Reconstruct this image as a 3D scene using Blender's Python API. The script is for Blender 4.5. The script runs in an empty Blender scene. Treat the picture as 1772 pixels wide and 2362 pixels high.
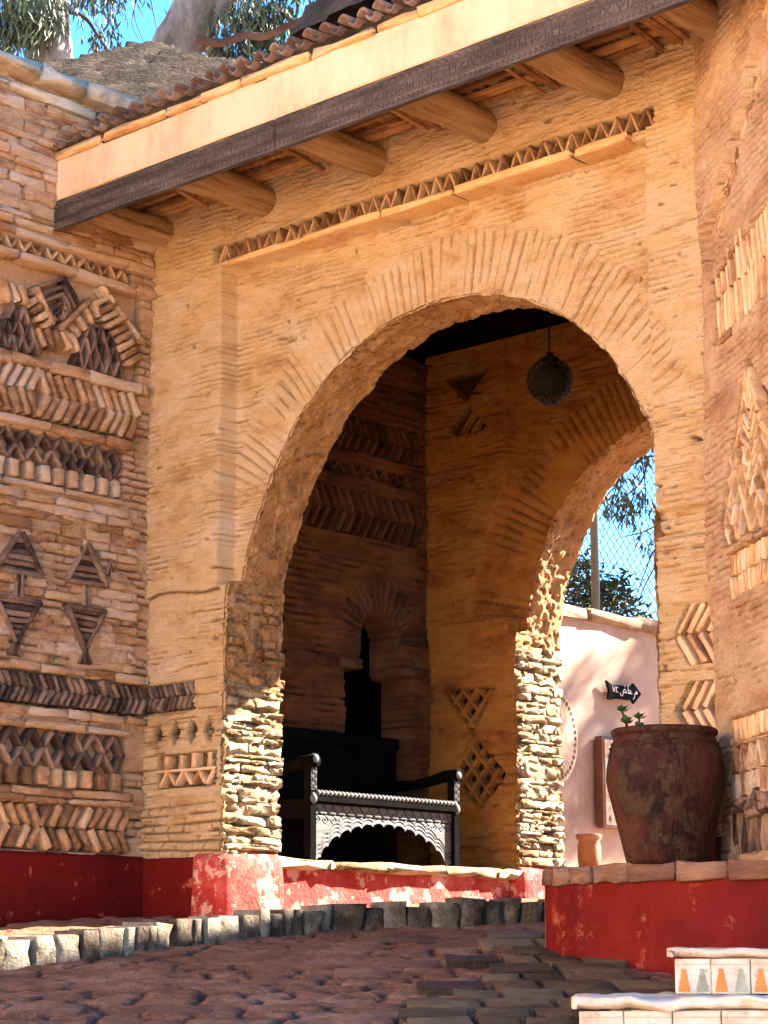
import bpy, bmesh, math, random
import numpy as np
from mathutils import Matrix, Vector

# ------------------------------------------------------------------ camera, light, exposure
scene = bpy.context.scene
COL = scene.collection
CAM = Vector((9.9594, -8.6759, 0.0))
AZ = math.radians(42.5); PITCH = math.radians(12.1)
FX, FY = -math.sin(AZ), math.cos(AZ)
RX, RY = math.cos(AZ), math.sin(AZ)
cd = bpy.data.cameras.new('camera'); cam = bpy.data.objects.new('camera', cd); COL.objects.link(cam)
cam.location = CAM
cam.rotation_euler = (math.radians(90) + PITCH, 0, AZ)
cd.sensor_fit = 'AUTO'; cd.sensor_width = 36.0; cd.lens = 36.0 * 4544.0 / 2211.3
cd.clip_start = 0.1; cd.clip_end = 1500
scene.camera = cam

SUN_EL = math.radians(33.0); SUN_AZ = math.atan2(0.40, 1.0)      # azimuth from +Y towards +X
w = bpy.data.worlds.new('World'); scene.world = w; w.use_nodes = True
nt = w.node_tree; nt.nodes.clear()
sky = nt.nodes.new('ShaderNodeTexSky'); sky.sky_type = 'NISHITA'; sky.sun_disc = False
sky.sun_elevation = SUN_EL; sky.sun_rotation = SUN_AZ
sky.air_density = 0.8; sky.dust_density = 0.0; sky.ozone_density = 5.0; sky.altitude = 400
bg = nt.nodes.new('ShaderNodeBackground'); bg.inputs['Strength'].default_value = 0.075
wo = nt.nodes.new('ShaderNodeOutputWorld')
hs_ = nt.nodes.new('ShaderNodeHueSaturation'); hs_.inputs['Saturation'].default_value = 1.18; hs_.inputs['Value'].default_value = .9
nt.links.new(sky.outputs[0], hs_.inputs['Color']); nt.links.new(hs_.outputs[0], bg.inputs[0]); nt.links.new(bg.outputs[0], wo.inputs[0])
sl = bpy.data.lights.new('sun', 'SUN'); sl.energy = 4.4; sl.angle = math.radians(0.53); sl.color = (1.0, 0.93, 0.82)
sun = bpy.data.objects.new('sun', sl); COL.objects.link(sun)
sd = Vector((math.sin(SUN_AZ) * math.cos(SUN_EL), math.cos(SUN_AZ) * math.cos(SUN_EL), math.sin(SUN_EL)))
sun.rotation_euler = sd.to_track_quat('Z', 'Y').to_euler()
sun.location = (0, 0, 20)
vs = scene.view_settings
vs.view_transform = 'Standard'; vs.look = 'None'; vs.gamma = 1.0; vs.use_curve_mapping = False
vs.exposure = 3.66
scene.render.engine = 'CYCLES'
scene.cycles.max_bounces = 8; scene.cycles.diffuse_bounces = 3
scene.cycles.use_denoising = True

rng = random.Random(11)
U = rng.uniform

# ------------------------------------------------------------------ numpy noise
def hsh(i, j, s):
    n = (np.asarray(i).astype(np.int64) * 374761393 + np.asarray(j).astype(np.int64) * 668265263 + int(s) * 2147483647 * 3 + 1013) & 0xFFFFFFFF
    n = ((n ^ (n >> 13)) * 1274126177) & 0xFFFFFFFF
    n = ((n ^ (n >> 16)) * 2246822519) & 0xFFFFFFFF
    return ((n ^ (n >> 15)) & 0xFFFFFF) / float(0x1000000)
def vn(x, y, s):
    x = np.asarray(x, float); y = np.asarray(y, float)
    xi = np.floor(x); yi = np.floor(y); fx = x - xi; fy = y - yi
    fx = fx * fx * (3 - 2 * fx); fy = fy * fy * (3 - 2 * fy)
    a = hsh(xi, yi, s); b = hsh(xi + 1, yi, s); c = hsh(xi, yi + 1, s); d = hsh(xi + 1, yi + 1, s)
    return (a * (1 - fx) + b * fx) * (1 - fy) + (c * (1 - fx) + d * fx) * fy
def fbm(x, y, o, s):
    t = 0; a = 1.0; q = 0; 
    for k in range(o):
        t = t + a * vn(np.asarray(x) * 2 ** k + 17.3 * k, np.asarray(y) * 2 ** k + 5.1 * k, s + k); q += a; a *= 0.5
    return t / q
def sm(x, a, b):
    t = np.clip((x - a) / (b - a), 0, 1); return t * t * (3 - 2 * t)
def strata(u, v, h, L, seed, warp=0.02, jw=0.006, keep=0.5, mf=(4, 9)):
    W = v + warp * 2 * (fbm(u * 1.5, v * 2, 3, seed) - 0.5)
    r = np.floor(W / h); fv = W / h - r
    Lr = L * (0.55 + 0.9 * hsh(r, r * 0, seed + 1))
    uo = u + hsh(r, r * 0 + 1, seed + 2) * 5 + 0.05 * (vn(u * 7, v * 22, seed + 9) - 0.5)
    c = np.floor(uo / Lr); fu = uo / Lr - c
    i1 = hsh(r, c, seed + 3); i2 = hsh(r, c, seed + 4)
    d = np.minimum(np.minimum(fv, 1 - fv) * h, np.minimum(fu, 1 - fu) * Lr)
    m = sm(fbm(u * mf[0], v * mf[1], 2, seed + 5), keep - 0.07, keep + 0.07)
    g = np.exp(-(d / jw) ** 2) * m
    low = np.exp(-((fv * h) / (jw * 1.2)) ** 2) * m * (i2 > 0.25)
    return i1 - 0.5, (fv - 0.5) * (i2 - 0.2), g, low

# ------------------------------------------------------------------ object helpers
def mesh_np(name, V, Q):
    V = np.asarray(V, dtype=np.float32); Q = np.asarray(Q, dtype=np.int32)
    me = bpy.data.meshes.new(name)
    me.vertices.add(len(V)); me.vertices.foreach_set('co', V.ravel())
    k = Q.shape[1]; n = len(Q)
    me.loops.add(n * k); me.loops.foreach_set('vertex_index', Q.ravel())
    me.polygons.add(n)
    me.polygons.foreach_set('loop_start', np.arange(0, n * k, k, dtype=np.int32))
    me.polygons.foreach_set('loop_total', np.full(n, k, dtype=np.int32))
    me.update(calc_edges=True); me.validate()
    return me
def link(name, me, mat, parent=None, smooth=False):
    if mat is not None and not me.materials: me.materials.append(mat)
    if smooth: me.polygons.foreach_set('use_smooth', [True] * len(me.polygons))
    o = bpy.data.objects.new(name, me); COL.objects.link(o)
    if parent is not None: adopt(o, parent)
    return o
def wloc(o):
    return o.location.copy() if o.type == 'EMPTY' else Vector((0, 0, 0))
def adopt(o, parent):
    o.parent = parent
    o.matrix_parent_inverse = Matrix.Translation(-wloc(parent))
def thing(name, label, cat, loc=(0, 0, 0), group=None):
    o = bpy.data.objects.new(name, None); COL.objects.link(o); o.location = loc
    o.empty_display_size = 0.1
    o['label'] = label; o['category'] = cat
    if group: o['group'] = group
    return o
def tag(o, label, cat, group=None):
    o['label'] = label; o['category'] = cat
    if group: o['group'] = group
    return o
def kind(o, k): o['kind'] = k; return o
def bm_obj(name, bm, mat, parent=None, smooth=False):
    bmesh.ops.recalc_face_normals(bm, faces=bm.faces)
    me = bpy.data.meshes.new(name); bm.to_mesh(me); bm.free()
    return link(name, me, mat, parent, smooth)
def bm_box(bm, c, s, rot=None, bevel=0.0, jit=0.0):
    r = bmesh.ops.create_cube(bm, size=1.0)
    vs_ = r['verts']
    M = Matrix.Translation(c) @ (rot.to_4x4() if rot is not None else Matrix.Identity(4)) @ Matrix.Diagonal((s[0], s[1], s[2], 1))
    for v in vs_:
        v.co = M @ v.co + Vector((U(-jit, jit), U(-jit, jit), U(-jit, jit)))
    if bevel > 0:
        es = list({e for v in vs_ for e in v.link_edges})
        bmesh.ops.bevel(bm, geom=es, offset=bevel, segments=1, affect='EDGES', profile=0.5)
def bm_tube(bm, pts, rads, n=10, cap=True):
    rings = []
    pts = [Vector(p) for p in pts]
    prev = None
    for i, p in enumerate(pts):
        t = (pts[min(i + 1, len(pts) - 1)] - pts[max(i - 1, 0)]).normalized()
        a = prev if prev is not None else (Vector((0, 0, 1)) if abs(t.z) < 0.9 else Vector((1, 0, 0)))
        x = (a - t * a.dot(t)).normalized(); y = t.cross(x); prev = x
        r = rads[i] if hasattr(rads, '__len__') else rads
        rings.append([bm.verts.new(p + (x * math.cos(2 * math.pi * k / n) + y * math.sin(2 * math.pi * k / n)) * r) for k in range(n)])
    for a, b in zip(rings[:-1], rings[1:]):
        for k in range(n): bm.faces.new((a[k], a[(k + 1) % n], b[(k + 1) % n], b[k]))
    if cap:
        bm.faces.new(rings[0][::-1]); bm.faces.new(rings[-1])
def bm_lathe(bm, prof, c, n=48, wob=0.0, seed=0):
    rings = []
    for (r, z) in prof:
        ring = []
        for k in range(n):
            a = 2 * math.pi * k / n
            rr = r * (1 + wob * (float(vn(a * 2.2, z * 6, seed)) - 0.5)) if wob else r
            ring.append(bm.verts.new((c[0] + rr * math.cos(a), c[1] + rr * math.sin(a), c[2] + z)))
        rings.append(ring)
    for a, b in zip(rings[:-1], rings[1:]):
        for k in range(n): bm.faces.new((a[k], a[(k + 1) % n], b[(k + 1) % n], b[k]))
    return rings

class Fr:
    def __init__(s, O, u, n=None):
        s.O = Vector(O); s.u = Vector(u).normalized(); s.v = Vector((0, 0, 1)); s.n = s.u.cross(s.v)
    def p(s, a, b, c=0.0): return s.O + s.u * a + s.v * b + s.n * c
FW = Fr((0, 0, 0), (1, 0, 0))            # front arch wall, faces -Y
LW = Fr((0, 0, 0), (0, 1, 0))            # left wall, faces +X
SW = Fr((-0.1, 0, 0), (0, 1, 0))         # side wall in the passage
RW = Fr((0, 2.8, 0), (1, 0, 0))          # second arch wall
TW = Fr((4.2, 0, 0), (0.788, -0.615, 0)) # tower face

def field(name, fr, u0, u1, v0, v1, res, hf, mat, parent=None, mask=None):
    nu = max(2, int(round((u1 - u0) / res)) + 1); nv = max(2, int(round((v1 - v0) / res)) + 1)
    a = np.linspace(u0, u1, nu); b = np.linspace(v0, v1, nv)
    A, B = np.meshgrid(a, b, indexing='ij')
    H = hf(A, B); J = None
    if isinstance(H, tuple): H, J = H
    O = np.array(fr.O); u = np.array(fr.u); v = np.array(fr.v); n = np.array(fr.n)
    P = O + A[..., None] * u + B[..., None] * v + H[..., None] * n
    idx = np.arange(nu * nv).reshape(nu, nv)
    Q = np.stack([idx[:-1, :-1], idx[1:, :-1], idx[1:, 1:], idx[:-1, 1:]], -1)
    if mask is not None:
        ca = (A[:-1, :-1] + A[1:, 1:]) / 2; cb = (B[:-1, :-1] + B[1:, 1:]) / 2
        Q = Q[mask(ca, cb)]
    Q = Q.reshape(-1, 4)
    used = np.unique(Q); rm = np.zeros(nu * nv, np.int64); rm[used] = np.arange(len(used))
    me = mesh_np(name, P.reshape(-1, 3)[used], rm[Q])
    if J is not None: set_joint_and_shade(me, J.ravel()[used])
    return link(name, me, mat, parent, True)
def set_joint_and_shade(me, J):
    at_ = me.attributes.new('joint_and_shade', 'FLOAT', 'POINT'); at_.data.foreach_set('value', np.clip(J, 0, 1).astype(np.float32))  # dark mud joints, and shade painted into the wall recesses

# shared stone pieces: unit blocks, front towards +Z
def piece(seed, ix=0.02, iy=0.07, jx=0.03, jy=0.10, jz=0.05):
    r = random.Random(seed)
    base = [(-.5, -.5), (-.17, -.5), (.17, -.5), (.5, -.5), (.5, .5), (.17, .5), (-.17, .5), (-.5, .5)]
    pts = [(x + r.uniform(-jx, jx) * (1 if abs(x) > .3 else 1.5), y + r.uniform(-jy, jy)) for x, y in base]
    V = [(x, y, -0.5) for x, y in pts]
    V += [(x, y, 0.40 + r.uniform(-jz, jz)) for x, y in pts]
    V += [(x * (1 - 2 * ix), y * (1 - 2 * iy) , 0.46 + r.uniform(-jz, jz * 0.5)) for x, y in pts]
    V.append((0, 0, 0.5 + r.uniform(-jz, jz * 0.4)))
    T = []
    for lv in (0, 8):
        for k in range(8):
            a, b = lv + k, lv + (k + 1) % 8
            T += [(a, b, b + 8), (a, b + 8, a + 8)]
    for k in range(8): T.append((16 + k, 16 + (k + 1) % 8, 24))
    return mesh_np('stone_piece', V, T)
PIECES = [piece(i) for i in range(10)]
ROUGH = [piece(100 + i, 0.03, 0.09, 0.05, 0.14, 0.10) for i in range(14)]
_mcache = {}
def pm(me, mat):
    k = (me.name, mat.name)
    if k not in _mcache:
        c = me.copy(); c.materials.append(mat); _mcache[k] = c
    return _mcache[k]
def put(name, parent, mat, fr, uc, vc, ln, th, dp, ang=0.0, out=0.02, tilt=0.0, bank=PIECES):
    me = pm(rng.choice(bank), mat)
    o = bpy.data.objects.new(name, me); COL.objects.link(o)
    ca, sa = math.cos(ang), math.sin(ang)
    x = fr.u * ca + fr.v * sa; y = fr.v * ca - fr.u * sa; z = fr.n
    if tilt: 
        z2 = (z + x * tilt).normalized(); x = y.cross(z2); z = z2
    c = fr.p(uc, vc, out - dp / 2)
    if rng.random() < 0.5: x, y = -x, -y
    M = Matrix(((x.x * ln, y.x * th, z.x * dp, c.x), (x.y * ln, y.y * th, z.y * dp, c.y), (x.z * ln, y.z * th, z.z * dp, c.z), (0, 0, 0, 1)))
    o.parent = parent; o.matrix_parent_inverse = Matrix.Translation(-wloc(parent)); o.matrix_basis = M
    return o
def seg(parent, mat, fr, a, b, th, dp, out, name='brick', bank=PIECES, over=0.0):
    dx, dy = b[0] - a[0], b[1] - a[1]
    return put(name, parent, mat, fr, (a[0] + b[0]) / 2 + U(-.003, .003), (a[1] + b[1]) / 2 + U(-.003, .003), math.hypot(dx, dy) * (1 + over), th * U(.85, 1.15), dp, math.atan2(dy, dx) + U(-1, 1) * min(.04, .005 / math.hypot(dx, dy)), out + U(-.008, .008), U(-1, 1) * min(.06, .006 / math.hypot(dx, dy)), bank)
def chevrons(parent, mat, fr, u0, u1, v0, v1, n, dirs, th, dp=0.09, out=0.012, run=0.6, bank=PIECES):
    pt = (u1 - u0) / n; vm = (v0 + v1) / 2; rn = run * (v1 - v0) / 2
    for i in range(n):
        d = dirs(i / max(1, n - 1)); c = u0 + (i + .5) * pt
        seg(parent, mat, fr, (c - d * rn / 2, v1), (c + d * rn / 2, vm + .004), th, dp, out, bank=bank)
        seg(parent, mat, fr, (c + d * rn / 2, vm - .004), (c - d * rn / 2, v0), th, dp, out, bank=bank)
def zigzag(parent, mat, fr, u0, u1, v0, v1, n, th, dp=0.08, out=0.005, flip=False):
    pt = (u1 - u0) / n
    for i in range(n):
        a, b = (v0, v1) if (i % 2 == 0) != flip else (v1, v0)
        seg(parent, mat, fr, (u0 + i * pt, a), (u0 + (i + 1) * pt, b), th, dp, out)
def teeth(parent, mat, fr, u0, u1, v0, v1, n, wd, dp=0.08, out=0.015):
    pt = (u1 - u0) / n
    for i in range(n):
        c = u0 + (i + .5) * pt
        seg(parent, mat, fr, (c + U(-.004, .004), v0), (c + U(-.004, .004), v1), wd, dp, out)
def ledge(parent, mat, fr, u0, u1, v, th, L, dp=0.1, out=0.02, name='stone'):
    u = u0
    while u < u1 - 0.02:
        l = min(L * U(.7, 1.3), u1 - u)
        seg(parent, mat, fr, (u + .004, v + U(-.004, .004)), (u + l - .004, v + U(-.004, .004)), th, dp, out, name=name)
        u += l

# ------------------------------------------------------------------ materials
def N(nt, t, **k):
    n = nt.nodes.new(t)
    for a, b in k.items(): setattr(n, a, b)
    return n
def rock(name, cols, scale=2.5, fine=45.0, stretch=(1, 1, 1), bump=0.6, bdist=0.012, rough=0.92, rnd=0.0, chips=None, chip_t=0.62, chip_s=9.0, spec=0.25, mid=0.35, joint_and_shade=None):
    m = bpy.data.materials.new(name); m.use_nodes = True
    nt = m.node_tree; nt.nodes.clear(); L = nt.links.new
    out = N(nt, 'ShaderNodeOutputMaterial'); b = N(nt, 'ShaderNodeBsdfPrincipled'); L(b.outputs[0], out.inputs[0])
    b.inputs['Roughness'].default_value = rough; b.inputs['Specular IOR Level'].default_value = spec
    geo = N(nt, 'ShaderNodeNewGeometry'); mp = N(nt, 'ShaderNodeMapping'); L(geo.outputs['Position'], mp.inputs[0])
    mp.inputs['Scale'].default_value = stretch
    n1 = N(nt, 'ShaderNodeTexNoise'); n1.inputs['Scale'].default_value = scale; n1.inputs['Detail'].default_value = 6; n1.inputs['Roughness'].default_value = 0.62
    n2 = N(nt, 'ShaderNodeTexNoise'); n2.inputs['Scale'].default_value = fine; n2.inputs['Detail'].default_value = 5; n2.inputs['Roughness'].default_value = 0.65
    n3 = N(nt, 'ShaderNodeTexNoise'); n3.inputs['Scale'].default_value = scale * 5.3; n3.inputs['Detail'].default_value = 5; n3.inputs['Roughness'].default_value = 0.7
    for n in (n1, n2, n3): L(mp.outputs[0], n.inputs['Vector'])
    add = N(nt, 'ShaderNodeMath', operation='MULTIPLY_ADD'); L(n3.outputs[0], add.inputs[0]); add.inputs[1].default_value = mid; 
    off = N(nt, 'ShaderNodeMath', operation='ADD'); L(n1.outputs[0], off.inputs[0]); off.inputs[1].default_value = -mid / 2
    L(off.outputs[0], add.inputs[2])
    fac = add.outputs[0]
    if rnd:
        oi = N(nt, 'ShaderNodeObjectInfo'); r2 = N(nt, 'ShaderNodeMath', operation='MULTIPLY_ADD'); L(oi.outputs['Random'], r2.inputs[0]); r2.inputs[1].default_value = rnd
        o2 = N(nt, 'ShaderNodeMath', operation='ADD'); L(fac, o2.inputs[0]); o2.inputs[1].default_value = -rnd / 2; L(o2.outputs[0], r2.inputs[2]); fac = r2.outputs[0]
    cr = N(nt, 'ShaderNodeValToRGB'); L(fac, cr.inputs[0])
    el = cr.color_ramp.elements
    k = len(cols)
    ps = [0.30 + 0.42 * i / (k - 1) for i in range(k)]
    el[0].position = ps[0]; el[1].position = ps[-1]
    for i in range(1, k - 1): el.new(ps[i])
    for i in range(k): el[i].color = (*cols[i], 1)
    col = cr.outputs[0]
    if chips is not None:
        n4 = N(nt, 'ShaderNodeTexNoise'); n4.inputs['Scale'].default_value = chip_s; n4.inputs['Detail'].default_value = 8; n4.inputs['Roughness'].default_value = 0.72
        L(geo.outputs['Position'], n4.inputs['Vector'])
        rm = N(nt, 'ShaderNodeMapRange'); L(n4.outputs[0], rm.inputs[0]); rm.inputs[1].default_value = chip_t; rm.inputs[2].default_value = chip_t + 0.05
        mx = N(nt, 'ShaderNodeMix', data_type='RGBA'); L(rm.outputs[0], mx.inputs[0]); L(col, mx.inputs[6]); mx.inputs[7].default_value = (*chips, 1); col = mx.outputs[2]
    if joint_and_shade is not None:
        aj = N(nt, 'ShaderNodeAttribute', attribute_name='joint_and_shade'); mj = N(nt, 'ShaderNodeMix', data_type='RGBA')
        L(aj.outputs['Fac'], mj.inputs[0]); L(col, mj.inputs[6]); mj.inputs[7].default_value = (*joint_and_shade, 1); col = mj.outputs[2]
    L(col, b.inputs['Base Color'])
    bp = N(nt, 'ShaderNodeBump'); bp.inputs['Strength'].default_value = bump; bp.inputs['Distance'].default_value = bdist
    hs = N(nt, 'ShaderNodeMath', operation='MULTIPLY_ADD'); L(n2.outputs[0], hs.inputs[0]); hs.inputs[1].default_value = 0.9; L(n3.outputs[0], hs.inputs[2])
    L(hs.outputs[0], bp.inputs['Height']); L(bp.outputs[0], b.inputs['Normal'])
    return m
def plain(name, col, rough=0.6, spec=0.3, metal=0.0):
    m = bpy.data.materials.new(name); m.use_nodes = True
    b = m.node_tree.nodes['Principled BSDF']; b.inputs['Base Color'].default_value = (*col, 1)
    b.inputs['Roughness'].default_value = rough; b.inputs['Specular IOR Level'].default_value = spec; b.inputs['Metallic'].default_value = metal
    return m
M = {}
M['clay'] = rock('ochre_clay_wall', [(.58, .295, .115), (.74, .445, .195), (.79, .515, .265), (.81, .56, .34)], 2.2, 75, (1, 1, 2.2), 1.0, .032, joint_and_shade=(.085, .032, .010))
M['clay_pink'] = rock('pink_clay_wall', [(.42, .20, .09), (.58, .32, .155), (.67, .41, .22), (.71, .46, .29)], 2.4, 60, (1, 1, 2.2), 1.0, .03, joint_and_shade=(.09, .034, .014))
M['schist'] = rock('pink_schist', [(.40, .185, .075), (.65, .35, .165), (.75, .45, .235), (.80, .55, .35)], 4, 70, (1, 1, 2), 1.0, .03, rnd=.45)
M['brick'] = rock('brown_schist_brick', [(.20, .092, .036), (.46, .23, .10), (.60, .335, .155), (.66, .41, .22)], 4, 70, (1, 1, 1), 1.0, .02, rnd=.45)
M['shaded_clay'] = rock('shaded_ochre_clay', [(.26, .078, .012), (.42, .145, .021), (.50, .195, .034), (.54, .225, .05)], 2.2, 75, (1, 1, 2.2), 1.0, .032, joint_and_shade=(.09, .03, .009))  # darker copy of the ochre clay, passage shade put into the colour
M['voussoir'] = rock('ochre_arch_stone', [(.62, .34, .15), (.74, .455, .225), (.78, .51, .285), (.80, .54, .33)], 2.2, 75, (1, 1, 1), 1.0, .02, rnd=.25)
M['slate'] = rock('dark_slate', [(.05, .028, .02), (.11, .062, .04), (.19, .108, .066), (.28, .165, .10)], 5, 70, (1, 1, 1.5), .9, .01, rnd=.5)
M['clay_brick'] = rock('ochre_brick', [(.36, .18, .075), (.56, .31, .14), (.64, .39, .20), (.68, .45, .27)], 4, 60, (1, 1, 1), .7, .01, rnd=.3)
M['lime'] = rock('pale_limestone', [(.24, .13, .05), (.44, .30, .15), (.56, .42, .245), (.63, .50, .32)], 6, 55, (1, 1, 1.4), 1.0, .035, rnd=.3)
M['lime_wall'] = rock('pale_rubble', [(.34, .18, .07), (.48, .30, .14), (.58, .41, .22), (.63, .48, .30)], 6, 55, (1, 1, 1.6), 1.0, .035, joint_and_shade=(.16, .065, .022))
M['intrados'] = rock('brown_clay', [(.30, .13, .04), (.44, .21, .07), (.52, .27, .10), (.56, .31, .14)], 4, 50, (1, 1, 1), 1.0, .035, joint_and_shade=(.12, .045, .015))
M['dado'] = rock('red_paint', [(.07, .0014, .0008), (.098, .002, .001), (.12, .003, .0013)], 2, 60, (1, 1, 1), .35, .006, .7, chips=(.36, .07, .025), chip_t=.60, chip_s=6, spec=.15)
M['plinth_red'] = rock('scuffed_red_paint', [(.09, .0018, .001), (.14, .003, .0015), (.18, .008, .003)], 3, 50, (1, 1, .6), .6, .012, .7, chips=(.30, .06, .024), chip_t=.59, chip_s=5.5, spec=.15)
M['dado_worn'] = rock('worn_red_paint', [(.26, .012, .008), (.38, .035, .022), (.48, .12, .08)], 4, 45, (1, 1, 1), .8, .012, .85, chips=(.55, .27, .18), chip_t=.53, chip_s=7)
M['plaster'] = rock('smooth_plaster', [(.44, .235, .12), (.58, .37, .215), (.64, .44, .28)], 2.2, 30, (1, 1, .4), .5, .012, chips=(.58, .34, .17), chip_t=.62, chip_s=5)
M['plaster_edge'] = rock('rough_plaster', [(.48, .24, .08), (.64, .36, .15), (.70, .42, .2)], 4, 45, (1, 1, 2), .8, .012)
M['carved'] = rock('weathered_wood', [(.032, .021, .016), (.07, .048, .037), (.13, .093, .072)], 6, 90, (.4, 1, 3), .4, .004, .75, joint_and_shade=(.012, .007, .005))
M['log'] = rock('stripped_log', [(.20, .09, .03), (.48, .26, .10), (.60, .36, .16), (.66, .43, .22)], 2.6, 40, (7, .5, 7), 1.0, .02, .8)
M['lath'] = rock('lath_wood', [(.16, .065, .02), (.30, .13, .04), (.42, .20, .07)], 3, 50, (4, 4, 4), .4, .006, .8, rnd=.5)
M['tile'] = rock('clay_tile', [(.07, .038, .024), (.135, .078, .05), (.21, .13, .09)], 5, 60, (1, 1, 1), .5, .006, .85, rnd=.35)
M['roofstone'] = rock('roof_stone', [(.02, .012, .007), (.048, .031, .018), (.09, .061, .037)], 3, 30, (1, 1, 2), 1.0, .03)
M['coping'] = rock('pale_coping', [(.34, .22, .13), (.56, .42, .27), (.66, .53, .37)], 3, 40, (1, 1, 1), .9, .014, rnd=.2)
M['blackwood_and_shade'] = rock('black_wood_and_shade', [(.002, .0016, .0014), (.0035, .0028, .0024), (.006, .005, .004)], 5, 80, (1, 1, 1), .3, .004, .9, spec=.02)
M['greywood'] = rock('grey_carved_wood', [(.055, .048, .042), (.10, .088, .076), (.155, .135, .115)], 6, 90, (2, 1, 6), .5, .004, .6, joint_and_shade=(.01, .008, .006))
M['deep_shade_clay'] = rock('clay_darkened_for_shade', [(.06, .018, .005), (.13, .042, .010), (.185, .064, .016), (.22, .08, .024)], 2, 55, (1, 1, 2.4), 1.0, .02, joint_and_shade=(.02, .007, .003))  # clay colour darkened to deepen the shade on the passage side wall
M['deep_shade_brick'] = rock('brick_darkened_for_shade', [(.04, .013, .005), (.09, .032, .011), (.14, .055, .02)], 4, 60, (1, 1, 1), .8, .01, rnd=.3)  # bricks of that wall, shade put into their colour too
M['street'] = rock('red_earth', [(.13, .046, .018), (.235, .090, .040), (.35, .165, .088)], 3, 40, (1, 1, 1), 1.0, .02, .9, joint_and_shade=(.05, .02, .012))
M['paver'] = rock('red_paver', [(.13, .046, .018), (.235, .090, .040), (.35, .165, .088)], 3, 40, (1, 1, 1), .9, .014, .85, rnd=.35)
M['paver_brown'] = rock('brown_paver', [(.05, .024, .008), (.11, .055, .02), (.18, .105, .045)], 3, 40, (1, 1, 1), .9, .014, .85, rnd=.4)
M['kerb'] = rock('kerb_stone', [(.07, .042, .024), (.20, .145, .09), (.40, .33, .23)], 8, 50, (1, 1, 1), 1.0, .035, .9, rnd=.3)
M['walk'] = rock('walk_stone', [(.28, .2, .13), (.4, .31, .22), (.5, .41, .3)], 4, 40, (1, 1, 1), .8, .012)
M['sand'] = rock('sand', [(.34, .2, .12), (.42, .26, .16), (.48, .31, .2)], .4, 8, (1, 1, 1), .4, .03)
M['cap'] = rock('cap_stone', [(.13, .055, .03), (.22, .10, .055), (.32, .16, .09)], 4, 60, (1, 1, 4), .8, .012, rnd=.4)
M['pot'] = rock('glazed_pot', [(.006, .0016, .001), (.026, .005, .002), (.056, .012, .0045), (.085, .03, .012)], 5, 40, (1, 1, .45), 1.0, .014, .7, chips=(.05, .024, .009), chip_t=.51, chip_s=10, spec=.2)
M['terracotta'] = rock('terracotta', [(.2, .075, .03), (.3, .13, .05), (.36, .17, .08)], 4, 40, (1, 1, 1), .4, .006, .8)
M['pinkstone'] = rock('pink_coping', [(.14, .08, .045), (.26, .165, .10), (.34, .23, .15)], 9, 50, (1, 1, 1), .8, .015)
M['cream'] = rock('cream_render', [(.70, .52, .34), (.80, .62, .43), (.82, .66, .48)], .5, 8, (1, 1, 1), .2, .02)
M['pinkwall'] = rock('pink_render', [(.26, .16, .11), (.36, .24, .17), (.42, .29, .22)], 1.2, 40, (1, 1, 1), .2, .006)
M['steptop'] = rock('worn_white_stone', [(.50, .29, .16), (.74, .54, .34), (.82, .66, .46)], 5, 50, (1, 1, 1), .8, .012, .8)
M['glaze'] = rock('cream_glaze', [(.52, .34, .19), (.72, .55, .36), (.8, .66, .47)], 9, 50, (1, 1, 1), .4, .006, .5, chips=(.42, .25, .13), chip_t=.60, chip_s=14, spec=.3)
M['orange'] = rock('orange_glaze', [(.62, .17, .015), (.72, .22, .025), (.75, .3, .06)], 8, 50, (1, 1, 1), .2, .003, .4, spec=.4)
M['green'] = rock('grey_green_glaze', [(.30, .24, .13), (.44, .36, .21), (.62, .50, .33)], 8, 50, (1, 1, 1), .2, .003, .4, spec=.4)
M['bark'] = rock('eucalyptus_bark', [(.05, .036, .027), (.12, .10, .085), (.20, .175, .15), (.24, .2, .165)], 1.6, 14, (1, 1, .35), .4, .02)
M['branch'] = rock('brown_bark', [(.03, .014, .010), (.06, .028, .019), (.10, .05, .035)], 3, 30, (1, 1, 1), .5, .01)
M['leaf'] = rock('eucalyptus_leaf', [(.025, .035, .02), (.05, .065, .03), (.085, .10, .05)], 2, 30, (1, 1, 1), 0, .01, .55)
M['leaf2'] = rock('bush_leaf', [(.015, .03, .012), (.035, .06, .02), (.075, .11, .035)], 2, 30, (1, 1, 1), 0, .01, .55)
M['steel'] = plain('galvanised_steel', (.10, .12, .135), .7, .2, .0)
M['wire'] = plain('dark_wire', (.02, .03, .035), .8, .1)
M['black'] = plain('black_paint', (.006, .006, .006), .9, .05)
M['white'] = plain('white_paint', (.8, .8, .78), .6)
M['iron'] = plain('pierced_iron', (.010, .007, .004), .85, .1)
M['frame'] = rock('brown_frame', [(.09, .035, .02), (.14, .06, .035), (.18, .08, .05)], 4, 60, (1, 1, 1), .2, .003, .6)

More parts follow.
